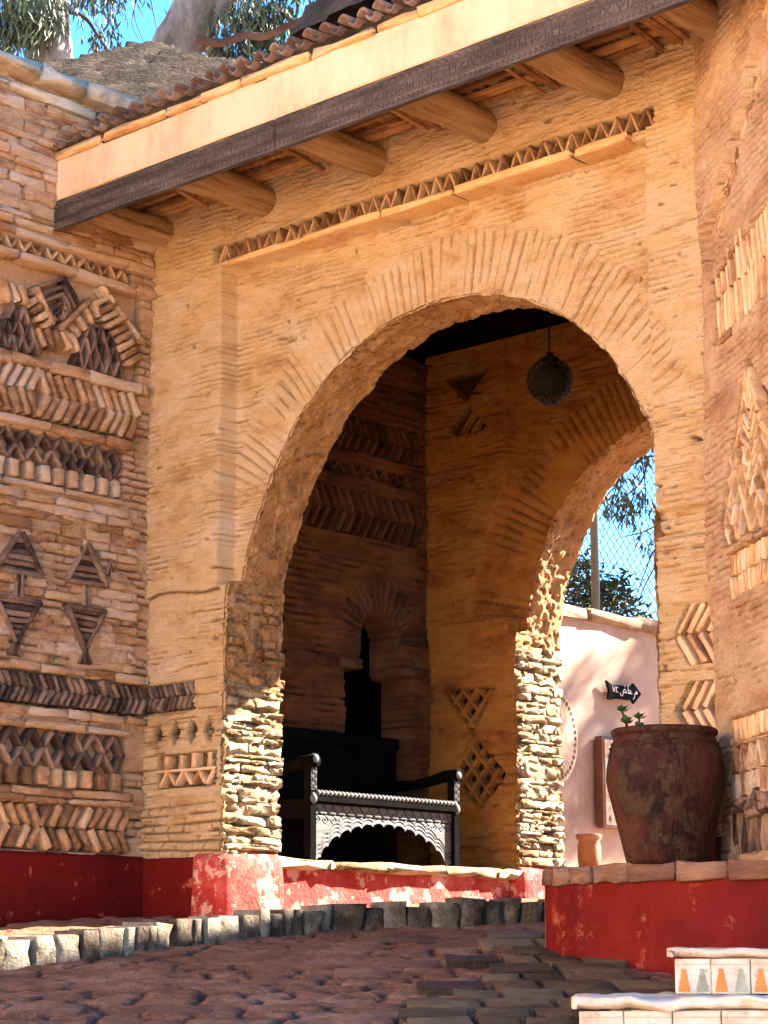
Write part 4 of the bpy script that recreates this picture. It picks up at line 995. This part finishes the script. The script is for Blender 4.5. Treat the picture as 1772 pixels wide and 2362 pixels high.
# ------------------------------------------------------------------ pink wall with the sign, beyond the second arch
WX = .35
pw = thing('garden_wall', 'sunlit smooth pink wall beyond the second arch with a stone coping', 'wall', (WX, 5.0, .4))
PW = Fr((WX, 0, 0), (0, 1, 0))
field('render', PW, 3.2, 8.5, .2, 2.56, .03, lambda u, v: .02 * (fbm(u * 1.3, v * 1.3, 3, 33) - .5), M['pinkwall'], pw)
bm = bmesh.new(); bm_box(bm, (WX - .17, 5.9, 1.3), (.28, 5.4, 2.5)); bm_obj('core', bm, M['pinkwall'], pw)
ledge(pw, M['pinkstone'], PW, 3.3, 8.4, 2.605, .10, .9, .40, .075, 'coping_stone')
sg = thing('arrow_sign', 'black hand lettered wooden arrow sign pointing right on the pink wall', 'sign', (WX + .04, 4.5, 2.04))
def prism(bm, fr, pts, n0, n1):
    a = [bm.verts.new(fr.p(u, v, n0)) for u, v in pts]; b = [bm.verts.new(fr.p(u, v, n1)) for u, v in pts]
    bm.faces.new(a[::-1]); bm.faces.new(b)
    for k in range(len(pts)): bm.faces.new((a[k], a[(k + 1) % len(pts)], b[(k + 1) % len(pts)], b[k]))
bm = bmesh.new(); prism(bm, PW, [(4.27, 2.115), (4.345, 2.08), (4.40, 2.09), (4.60, 2.10), (4.62, 2.125), (4.72, 2.05), (4.62, 1.965), (4.60, 1.99), (4.38, 1.985), (4.33, 1.97), (4.29, 1.975), (4.305, 2.04)], .035, .055); bm_obj('board', bm, M['black'], sg)
bm = bmesh.new(); bm_box(bm, PW.p(4.47, 2.04, .017), (.036, .05, .05)); bm_obj('bracket', bm, M['black'], sg)
def stroke(pts, wd=.0058, close=False, sc=.1, ox=4.3, oy=2.005):
    bm = bmesh.new(); P3 = [PW.p(ox + x * sc, oy + y * sc, .0575) for x, y in pts]
    bm_tube(bm, P3, wd / 2, 6); 
    for v in bm.verts:
        v.co.x = WX + .0575 + (v.co.x - WX - .0575) * .5
    bm_obj('lettering', bm, M['white'], sg)
stroke([(.42, .72), (.50, .30), (.58, .62), (.66, .28), (.74, .72)])                       # W
stroke([(1.08, .64), (.98, .70), (.90, .62), (.88, .45), (.92, .32), (1.02, .28), (1.10, .34)])   # C
arc = lambda cx, cy, r, a0, a1, n=10, ey=1: [(cx + r * math.cos(math.radians(a0 + (a1 - a0) * i / n)), cy + ey * r * math.sin(math.radians(a0 + (a1 - a0) * i / n))) for i in range(n + 1)]
stroke(arc(3.52, .48, .10, -30, 330, 12) + [(3.40, .38), (3.28, .36)])                        # mim
stroke([(3.28, .40), (3.30, .24), (3.22, .06), (3.06, -.06)])                                 # ra
stroke([(2.95, .34), (2.72, .36), (2.48, .40)] ); stroke([(2.50, .60), (2.66, .58), (2.86, .52), (2.70, .44), (2.55, .40)])   # ha
stroke([(2.42, .98), (2.42, .60), (2.40, .34), (2.50, .34)])                                  # alif
stroke([(2.20, .34), (2.10, .56), (1.94, .62), (1.84, .50), (1.92, .36), (2.20, .34)]); stroke([(1.92, .36), (1.78, .36), (1.74, .46)]); stroke([(1.78, .36), (1.74, .16), (1.58, .06), (1.42, .14), (1.38, .32)])  # dad
stroke([(2.0, .84), (2.03, .84)], .012)
# mosaic panel and round dish on the wall, small pot at its foot
mp_ = thing('mosaic_panel', 'tall framed panel of pale diamond mosaic leaning on the pink wall behind the pot', 'panel', (WX + .05, 4.33, 1.0))
bm = bmesh.new(); bm_box(bm, PW.p(4.33, 1.335, .05), (.07, .36, .69), None, .005); bm_obj('frame', bm, M['frame'], mp_)
MF = Fr((WX + .087, 0, 0), (0, 1, 0))
def mosa(u, v):
    a = np.abs(((u - 4.33) / .10 + .5) % 1 - .5) + np.abs((v / .14) % 1 - .5); return .003 * np.cos(a * 12)
bm = bmesh.new(); bm_box(bm, MF.p(4.34, 1.335, .0), (.004, .31, .64)); bm_obj('mosaic_ground', bm, M['steptop'], mp_)
for i in range(8):
    for k in range(4):
        u0_, v0_ = 4.23 + k * .07, 1.06 + i * .078; bm = bmesh.new()
        prism(bm, MF, [(u0_ - .02, v0_), (u0_, v0_ - .03), (u0_ + .02, v0_), (u0_, v0_ + .03)], .002, .005); bm_obj('mosaic_tile', bm, M['green'] if (i + k) % 3 else M['steel'], mp_)
ds = thing('wall_dish', 'round painted dish with a dotted rim hanging half hidden beyond the stone jamb', 'dish', (WX + .02, 3.72, 1.65))
DF = Fr((WX + .03, 0, 0), (0, 1, 0))
bm = bmesh.new(); prism(bm, DF, [(3.66 + .27 * math.cos(t), 1.64 + .35 * math.sin(t)) for t in np.linspace(0, 2 * math.pi, 40)[:-1]], -.03, .0); bm_obj('plate', bm, M['steptop'], ds)
for k in range(40):
    t = 2 * math.pi * k / 40; bm = bmesh.new(); c_, s_ = 3.66 + .235 * math.cos(t), 1.64 + .31 * math.sin(t)
    prism(bm, DF, [(c_ + .011 * math.cos(q), s_ + .016 * math.sin(q)) for q in np.linspace(0, 2 * math.pi, 8)[:-1]], .001, .004); bm_obj('rim_dot', bm, M['slate'], ds)
bm = bmesh.new(); bm_lathe(bm, [(.0, .0), (.072, .0), (.085, .1), (.085, .19), (.075, .225), (.088, .24), (.095, .262), (.095, .275), (.07, .275), (.06, .2), (.0, .19)], (.62, 3.72, .64), 28)
tag(bm_obj('clay_pot', bm, M['terracotta'], None, True), 'small terracotta pot at the foot of the pink wall beside the stone jamb', 'pot')
bm = bmesh.new(); bm_box(bm, (.62, 3.72, .45), (.36, .5, .37), None, .02); tag(bm_obj('stone_block', bm, M['terracotta']), 'low clay block carrying the small terracotta pot by the pink wall', 'block')

# ------------------------------------------------------------------ chain link fence on the pink wall
fe = thing('chain_link_fence', 'chain link fence with a grey steel post standing on top of the pink wall', 'fence', (WX - .16, 5.0, 2.66))
bm = bmesh.new()
FX_ = WX - .16; y = 3.3; pitch_ = .045; wi = 0
while y < 7.2:
    pts = []; z = 2.66; k = 0
    while z < 4.5: pts.append((FX_ + (.004 if k % 2 else -.004), y + (pitch_ if (k + wi) % 2 else 0), z)); z += .046; k += 1
    bm_tube(bm, pts, .0042, 3, False); y += pitch_; wi += 1
bm_obj('chain_mesh', bm, M['wire'], fe)
for yy in (4.40, 7.0):
    bm = bmesh.new(); bm_tube(bm, [(FX_ + .03, yy, 2.6), (FX_ + .03, yy, 3.82), (FX_ + .03, yy, 4.52)], .034, 14); bm_obj('post', bm, M['steel'], fe, True)

# ------------------------------------------------------------------ plinth with the big pot
pth = [(.80, 10.62), (.83, 10.46), (.92, 10.28), (1.08, 10.08), (1.33, 9.80), (1.6, 9.58), (2.2, 9.25)]
def curve_pts(P, n_):
    P = np.array(P); t = np.linspace(0, len(P) - 1, n_); a = np.interp(t, range(len(P)), P[:, 0]); b = np.interp(t, range(len(P)), P[:, 1])
    for _ in range(max(2, n_ // 12)):
        a[1:-1] = (a[:-2] + 2 * a[1:-1] + a[2:]) / 4; b[1:-1] = (b[:-2] + 2 * b[1:-1] + b[2:]) / 4
    return a, b
pl = thing('plinth', 'red painted plinth with brown cap stones carrying the big jar', 'plinth', tuple(dl(10, 1.4, -.2)))
a, b = curve_pts(pth, 110); zs = np.linspace(-.3, .385, 56); V = []
for i in range(110):
    for z in zs:
        nz = .03 * (float(fbm(i * .07, z * 5, 3, 3)) - .5) + .012 * (float(fbm(i * .3, z * 20, 2, 4)) - .5)
        p = dl(b[i] - nz, a[i], z); V.append(tuple(p))
idx = np.arange(110 * 56).reshape(110, 56)
link('red_face', mesh_np('red_face', V, np.stack([idx[:-1, :-1], idx[1:, :-1], idx[1:, 1:], idx[:-1, 1:]], -1).reshape(-1, 4)), M['plinth_red'], pl, True)
bm = bmesh.new(); lo_ = []; hi = []
for x_, y_ in [(a[i], b[i] + .03) for i in range(0, 110, 6)] + [(2.2, 9.6), (1.68, 10.25), (.9, 11.0), (.82, 10.75)]:
    p = dl(y_, x_); lo_.append(bm.verts.new((p.x, p.y, -.3))); hi.append(bm.verts.new((p.x, p.y, .43)))
for k in range(len(lo_)): bm.faces.new((lo_[k], lo_[(k + 1) % len(lo_)], hi[(k + 1) % len(lo_)], hi[k]))
bm.faces.new(hi); bm_obj('fill', bm, M['cap'], pl)
i = 0
while i < 104:
    j = min(109, i + rng.choice((9, 12, 14, 17)) if i > 8 else i + 20)
    p, q = dl(b[i], a[i]), dl(b[j], a[j]); v = q - p; fr = Fr((p.x, p.y, 0), v)
    if fr.n.dot(CAM - p) < 0: fr.n = -fr.n
    put('cap_stone', pl, M['cap'], fr, v.length / 2, .412, v.length - .012, .085, .26, 0, .035 + U(-.008, .01), 0, PIECES); i = j
# big jar
JC = dl(10.02, 1.335); JC = Vector((JC.x, JC.y, .452))
bm = bmesh.new(); s_ = 1.0
prof = [(.0, .0), (.19, .0), (.197, .02), (.222, .13), (.252, .26), (.275, .355), (.2815, .40), (.279, .45), (.262, .535), (.244, .585), (.238, .60), (.248, .603), (.254, .614), (.254, .628), (.244, .636), (.228, .634), (.215, .62), (.20, .56), (.0, .54)]
bm_lathe(bm, prof, JC, 72, .012, 4)
jar = thing('big_jar', 'large dark red glazed clay jar with worn belly on the red plinth', 'jar', tuple(JC))
bm_obj('body', bm, M['pot'], jar, True)
bm = bmesh.new()
for zz, rr in ((.565, .2535), (.545, .261)):
    bm_tube(bm, [(JC.x + (rr + .0) * math.cos(t), JC.y + rr * math.sin(t), JC.z + zz + .004 * math.sin(t * 14)) for t in np.linspace(0, 2 * math.pi, 90)], .004, 6, False)
bm_obj('neck_bands', bm, M['pot'], jar, True)
# succulent
sc = thing('succulent', 'dark succulent sprigs growing from the left side of the big jar', 'plant', (JC.x, JC.y, JC.z + .55))
pot_rim = lambda l, d, z: dl(d, l, z)
for (l0, l1, z1, heads) in ((1.165, 1.135, .165, 3), (1.19, 1.215, .12, 3), (1.15, 1.155, .09, 1)):
    b0 = dl(10.0, l0, JC.z + .54); b1 = dl(10.0, l1, JC.z + .595 + z1 * .75)
    bm = bmesh.new(); mid_ = (b0 + b1) / 2 + Vector((.012, 0, 0)); bm_tube(bm, [b0, mid_, b1], .006, 6); bm_obj('stem', bm, M['branch'], sc)
    bm = bmesh.new()
    for h in range(heads):
        c = b0.lerp(b1, 1 - h * .3) + Vector((U(-.02, .02), U(-.02, .02), 0)) * (h > 0)
        for k in range(11):
            t = k * 2.4; e = .25 + .07 * k; dv = Vector((math.cos(t) * math.cos(e), math.sin(t) * math.cos(e), math.sin(e))) * U(.034, .052); s2 = dv.cross(Vector((0, 0, 1))).normalized() * .011
            vv = [bm.verts.new(c), bm.verts.new(c + dv * .6 + s2), bm.verts.new(c + dv), bm.verts.new(c + dv * .6 - s2), bm.verts.new(c + dv * .55 + Vector((0, 0, -.006)))]
            for q in ((0, 1, 4), (1, 2, 4), (2, 3, 4), (3, 0, 4), (0, 3, 1), (1, 3, 2)): bm.faces.new([vv[i_] for i_ in q])
    bm_obj('rosette_leaves', bm, M['leaf2'], sc)

# ------------------------------------------------------------------ tiled steps
def step_block(label, l0, l1, df, z1, zt, zb, tw_, phase, jag):
    st = thing('tiled_step', label, 'step', tuple(dl(df, l0, zb)), 'tiled steps')
    fr = Fr(tuple(dl(df, 0)), (RX, RY, 0))
    bm = bmesh.new()
    c = fr.p((l0 + l1) / 2 + .18, (zb + zt) / 2, -.55); bm_box(bm, c, (l1 - l0 - .02, 1.06, zt - zb - .004), Matrix.Rotation(AZ, 3, 'Z')); bm_obj('core', bm, M['steptop'], st)
    # worn slab along the top
    nu, nd = 90, 24; V = []; Q = []
    th = z1 - zt
    secs = [(-1.1, 1), (-.6, 1), (-.3, 1.0), (-.1, 1.0), (-.02, 1.0), (.010, .97), (.022, .85), (.028, .6), (.028, .35), (.020, .12), (-.01, -.02)]
    for i in range(nu):
        u = l0 - .012 + (l1 - l0 + .012) * max(0, i - 1) / (nu - 2); e = 1 if i else 0
        for (o_, f) in secs:
            jn = jag * (float(fbm(u * 11, f * 3 + phase, 3, 7)) - .5); jz = jag * .8 * (float(fbm(u * 8, o_ * 6 + phase, 3, 9)) - .5)
            V.append(tuple(fr.p(u + .03 * (float(vn(o_ * 9, f * 7 + phase, 3)) - .5) * (i < 2) - min(o_, 0) * l0 / df * 1.05 * (1 - i / nu), zt + th * (f if e else min(f, .05)) + (jz if f > .1 else jz * .6) * e, o_ + jn)))
        if i: Q += [((i - 1) * len(secs) + k, i * len(secs) + k, i * len(secs) + k + 1, (i - 1) * len(secs) + k + 1) for k in range(len(secs) - 1)]
    link('worn_slab', mesh_np('worn_slab', V, Q), M['steptop'], st, True)
    u = l0 + .004; k = 0
    while u < l1:
        wd = tw_ * (.92 if k == 0 else 1); bm = bmesh.new()
        c = fr.p(u + wd / 2, (zt + zb) / 2 - .002, .006); bm_box(bm, c, (wd - .004, .014, zt - zb - .008), Matrix.Rotation(AZ, 3, 'Z'), .003)
        tl = bm_obj('tile', bm, M['glaze'], st)
        hgt = (zt - zb)
        bm = bmesh.new(); bm_box(bm, fr.p(u + wd / 2, zt - .022, .015), (wd - .012, .006, .010), Matrix.Rotation(AZ, 3, 'Z'), .002); bm_obj('moulding', bm, M['glaze'], tl)
        nm = 2
        for q in range(nm):
            cx = u + wd * (.25 + .5 * q); b0 = zb + .01; w0 = wd * .16; hh = hgt * .62
            pts = []
            stp = 4
            for s_ in range(stp): f0 = 1 - s_ / stp * .72; pts += [(cx + w0 * f0, b0 + hh * s_ / stp), (cx + w0 * (f0 - .06), b0 + hh * (s_ + 1) / stp)]
            pts = pts + [(2 * cx - x_, y_) for x_, y_ in pts[::-1]]
            bm = bmesh.new(); prism(bm, fr, pts, .012, .0145); bm_obj('motif', bm, M['orange'] if q == 0 else M['green'], tl)
        u += wd; k += 1
    return st
step_block('upper tiled step with orange tree motifs in front of the red plinth', 1.115, 2.4, 8.3, 0.056, .022, -.118, .152, 2.0, .03)
step_block('lower tiled step with a long worn white edge at the bottom right corner', .675, 2.4, 7.55, -.118, -.158, -.34, .17, 9.0, .05)

# ------------------------------------------------------------------ roofs behind
def at(x, y, d):      # photo column / row (1659 x 2211 scale) at a distance ahead
    fx = (x - 829.5) / 4544.0; fy = -(y - 1105.5) / 4544.0; cp, sp = math.cos(PITCH), math.sin(PITCH)
    t = d / (cp - fy * sp); return dl(d, fx * t, (sp + fy * cp) * t)
def stone_roof(name, label, apex, w_, h_, rz, seed, zb=-.5):
    rt = thing(name, label, 'roof', (apex.x, apex.y, apex.z - h_))
    nn = 150; a = np.linspace(-1, 1, nn); A, B = np.meshgrid(a, a, indexing='ij'); R_ = np.maximum(np.abs(A), np.abs(B))
    crs = np.floor(R_ * 26); f = R_ * 26 - crs; ang = np.arctan2(B, A)
    Z = apex.z - h_ * R_ ** 1.0 + .07 * (f - .5) + .04 * (hsh(np.floor(ang * (2 + crs * .35)), crs, seed) - .5) + .02 * (fbm(A * 14, B * 14, 3, seed) - .5)
    c_, s_ = math.cos(rz), math.sin(rz)
    X = apex.x + (A * c_ - B * s_) * w_; Y = apex.y + (A * s_ + B * c_) * w_
    idx = np.arange(nn * nn).reshape(nn, nn)
    link('stone_courses', mesh_np('stone_courses', np.stack([X, Y, Z], -1).reshape(-1, 3), np.stack([idx[:-1, :-1], idx[1:, :-1], idx[1:, 1:], idx[:-1, 1:]], -1).reshape(-1, 4)), M['roofstone'], rt, True)
    bm = bmesh.new(); bm_box(bm, (apex.x, apex.y, (apex.z - h_ + zb) / 2), (w_ * 1.5, w_ * 1.5, apex.z - h_ - zb), Matrix.Rotation(rz, 3, 'Z')); bm_obj('masonry', bm, M['clay_pink'], rt)
stone_roof('stone_roof', 'low pyramid roof of grey stone rising behind the left wall', at(322, 90, 17.5), 2.3, 1.64, math.radians(40), 5)
stone_roof('stone_roof', 'stone roof peak showing above the canopy tiles near the brown branch', Vector((2.15, 2.75, 9.3)), 1.85, 2.95, 0.0, 8, 5.2)

# unseen additions: hut roof to shade the lane, cream building to bounce sunlight
ht_ = thing('shade_hut', 'added unseen hut beyond the passage, its roof shaped to shade the lane', 'hut', (6.0, 7.0, .4))
bm = bmesh.new(); bm_box(bm, (6.75, 7.2, 1.95), (4.8, 2.2, 3.9)); bm_obj('wall', bm, M['clay_pink'], ht_)
bm = bmesh.new(); HF = Fr((0, 8.4, 0), (1, 0, 0)); prism(bm, HF, [(3.4, 3.90), (6.4, 7.05), (9.5, 3.90)], .0, 2.4); bm_obj('gable_roof', bm, M['roofstone'], ht_)
cb = thing('bounce_building', 'added cream building out of view, bouncing warm sunlight onto the gate', 'building', (-7, -24, -1))
bm = bmesh.new(); bm_box(bm, (-7, -24, 3.0), (33, 6, 10.5)); bm_obj('wall', bm, M['cream'], cb)
bm = bmesh.new(); bm_box(bm, (-7, -21.0, 8.3), (33.4, .5, .35)); bm_obj('cornice', bm, M['plaster_edge'], cb)
for k in range(9):
    bm = bmesh.new(); bm_box(bm, (-21 + k * 3.5, -21.0, 4.6), (1.1, .12, 1.7)); bm_obj('shutter', bm, M['frame'], cb)

# ------------------------------------------------------------------ trees
def limb(bm, pts, r0, r1, n_=14):
    P = [Vector(p) for p in pts]; out = []; m_ = len(P) - 1; K = 5
    for i in range(m_):
        for k in range(K):
            t = k / K; p0 = P[max(i - 1, 0)]; p1 = P[i]; p2 = P[i + 1]; p3 = P[min(i + 2, m_)]
            out.append(.5 * ((2 * p1) + (p2 - p0) * t + (2 * p0 - 5 * p1 + 4 * p2 - p3) * t * t + (3 * p1 - p0 - 3 * p2 + p3) * t ** 3))
    out.append(P[-1]); q = len(out) - 1
    bm_tube(bm, out, [r0 + (r1 - r0) * i / q for i in range(q + 1)], n_)
    return out
def leaves(bm, c, spread, n_, ln, wd, droop, seed):
    r = random.Random(seed)
    for k in range(n_):
        g = Vector((r.gauss(0, 1), r.gauss(0, 1), r.gauss(0, .8))) * spread * .5; p = c + g
        dv = Vector((r.uniform(-1, 1), r.uniform(-1, 1), -droop + r.uniform(-.6, .6))).normalized() * ln * r.uniform(.6, 1.3)
        s = dv.cross(Vector((r.uniform(-1, 1), r.uniform(-1, 1), r.uniform(-1, 1)))).normalized() * wd * r.uniform(.6, 1.2)
        v = [bm.verts.new(p), bm.verts.new(p + dv * .4 + s), bm.verts.new(p + dv), bm.verts.new(p + dv * .45 - s)]
        bm.faces.new(v)
def euc(label, trunk, r0, r1, twigs, clusters, group='eucalyptus trees behind the wall'):
    t = thing('eucalyptus_tree', label, 'tree', tuple(Vector(trunk[0])), group)
    bm = bmesh.new(); limb(bm, trunk, r0, r1, 20); bm_obj('trunk', bm, M['bark'], t, True)
    for (pts, a_, b_, mt) in twigs:
        bm = bmesh.new(); limb(bm, pts, a_, b_, 8); bm_obj('branch', bm, mt, t, True)
    bm = bmesh.new()
    for i, (c, s, n_) in enumerate(clusters): leaves(bm, c, s, int(n_ * 1.7), .20, .017, 1.5, i + len(label))
    bm_obj('crown', bm, M['leaf'], t)
D1 = 24.0
euc('thick pale eucalyptus trunk rising straight behind the left wall', [at(112, 800, D1), at(108, 150, D1), at(104, 60, D1), at(108, -200, D1), at(120, -700, D1)], .30, .24,
    [([at(150, 25, D1), at(185, 40, D1), at(210, 75, D1), at(240, 120, D1)], .03, .012, M['branch']),
     ([at(300, -30, D1), at(290, 30, D1), at(310, 90, D1)], .010, .004, M['branch']), ([at(320, -30, D1), at(332, 30, D1), at(345, 95, D1)], .010, .004, M['branch']), ([at(255, -40, D1), at(240, 30, D1), at(228, 60, D1)], .012, .005, M['branch']),
     ([at(305, -30, D1), at(285, 45, D1), at(300, 85, D1)], .008, .004, M['branch']),
     ([at(50, -60, D1 - .6), at(30, 0, D1 - .6), at(20, 60, D1 - .6)], .03, .01, M['branch'])],
    [(at(20, 20, D1 - .7), .55, 420), (at(15, 70, D1 - .7), .35, 220), (at(95, 10, D1 - .7), .35, 150), (at(70, 30, D1 - .7), .3, 120), (at(240, 0, D1), .3, 60), (at(200, -10, D1), .3, 60), (at(30, -60, D1), .8, 400), (at(230, 70, D1), .16, 26), (at(250, 100, D1), .12, 18), (at(210, 90, D1), .12, 18), (at(150, -80, D1), 1.0, 300)])
D2 = 22.0
euc('leaning forked eucalyptus trunk with a brown side branch above the tiles', [at(300, 420, D2), at(372, 130, D2), at(405, 60, D2), at(455, -60, D2), at(560, -400, D2)], .30, .25,
    [([at(415, 95, D2), at(450, 40, D2), at(490, -10, D2), at(560, -120, D2)], .17, .14, M['bark']),
     ([at(425, 85, D2 - .5), at(480, 92, D2 - .5), at(530, 76, D2 - .5), at(570, 78, D2 - .5), at(640, 48, D2 - .5), at(720, 20, D2 - .5)], .055, .035, M['branch']),
     ([at(640, 48, D2 - .4), at(600, 20, D2), at(580, -20, D2)], .02, .01, M['branch']), ([at(455, 100, D2), at(470, 120, D2), at(480, 150, D2)], .10, .09, M['bark'])],
    [(at(520, 60, D2), .5, 260), (at(480, 110, D2), .3, 110), (at(560, 110, D2), .35, 160), (at(600, 70, D2), .4, 160), (at(545, 40, D2), .3, 120), (at(610, 20, D2), .3, 60), (at(570, 10, D2), .3, 60), (at(640, -40, D2), .8, 260), (at(520, -80, D2), .8, 200)])
dt = thing('shade_tree', 'slanting leafy boughs of a tree beyond the lane that dapple the pink wall', 'tree', (4.6, 14.6, .4), None)
bm = bmesh.new(); limb(bm, [(4.6, 15.5, .3), (4.4, 15.2, 4), (4.1, 14.6, 7), (3.9, 13.8, 10)], .2, .1); bm_obj('trunk', bm, M['bark'], dt, True)
bm = bmesh.new(); b2 = bmesh.new()
for k in range(9):
    t0 = 9.0 + U(-.8, .8); yy = 3.3 + .30 * k + U(-.08, .08); c = Vector((WX + .4 * t0, yy + t0, 1.55 + .7 * t0)); dv = Vector((U(-.03, .03), .74, .68)); L_ = U(.7, 1.5)
    if k % 3 == 1: continue
    limb(b2, [c - dv * L_, c + Vector((0, 0, .05)), c + dv * L_], .03, .012, 6)
    for q in range(26): leaves(bm, c + dv * U(-L_, L_), .16, 9, .2, .03, .4, k * 31 + q)
bm_obj('branch', b2, M['branch'], dt); bm_obj('crown', bm, M['leaf'], dt)
# bush and hanging branches beyond the pink wall, seen through the arches
bs = thing('bush', 'dark leafy bush growing behind the chain link fence', 'bush', tuple(at(1270, 1330, 18.5)))
bm = bmesh.new(); c0 = at(1270, 1420, 18.5)
for (x, y) in ((1240, 1250), (1265, 1205), (1300, 1280), (1330, 1270), (1350, 1310), (1225, 1290)): limb(bm, [c0, at((x + 1270) / 2, (y + 1400) / 2, 18.5), at(x, y, 18.5)], .02, .005, 6)
bm_obj('stem', bm, M['branch'], bs)
bm = bmesh.new()
for i, (x, y, s, n_) in enumerate(((1240, 1250, .16, 120), (1262, 1215, .12, 80), (1230, 1290, .22, 200), (1270, 1280, .24, 220), (1300, 1290, .2, 180), (1328, 1262, .13, 90), (1335, 1300, .18, 150), (1255, 1330, .3, 250), (1310, 1330, .3, 250), (1370, 1325, .16, 120), (1228, 1240, .1, 40))):
    leaves(bm, at(x, y, 18.5), s, n_, .11, .014, -.1, 50 + i)
bm_obj('foliage', bm, M['leaf2'], bs)
ht = thing('overhanging_tree', 'bare twigs and drooping leaves of a tree hanging beside the fence post', 'tree', tuple(at(1500, 1300, 19.5)))
bm = bmesh.new(); limb(bm, [at(1520, 2000, 19.5), at(1505, 1500, 19.5), at(1480, 1100, 19.5), at(1440, 850, 19.5)], .16, .10); bm_obj('trunk', bm, M['branch'], ht, True)
for pts in ([(1470, 1000), (1400, 985), (1340, 1025), (1295, 1060)], [(1470, 950), (1380, 960), (1350, 1000), (1345, 1060)], [(1480, 1150), (1420, 1180), (1395, 1230), (1370, 1300)], [(1480, 1120), (1430, 1130), (1385, 1150), (1340, 1160)], [(1380, 960), (1392, 1030), (1395, 1100)], [(1490, 1200), (1440, 1190), (1390, 1270), (1380, 1310)], [(1400, 985), (1385, 1040), (1340, 1080), (1320, 1100)]):
    bm = bmesh.new(); limb(bm, [at(x, y, 19.5) for x, y in pts], .012, .004, 6); bm_obj('branch', bm, M['branch'], ht)
bm = bmesh.new()
for i, (x, y, s, n_) in enumerate(((1385, 975, .16, 70), (1345, 1055, .2, 110), (1350, 1085, .18, 80), (1320, 1100, .14, 40), (1395, 1080, .16, 60), (1370, 1110, .16, 40), (1300, 1062, .1, 25), (1400, 1180, .14, 30), (1345, 1020, .12, 40))):
    leaves(bm, at(x, y, 19.5), s, n_, .12, .012, 1.2, 90 + i)
bm_obj('crown', bm, M['leaf'], ht)
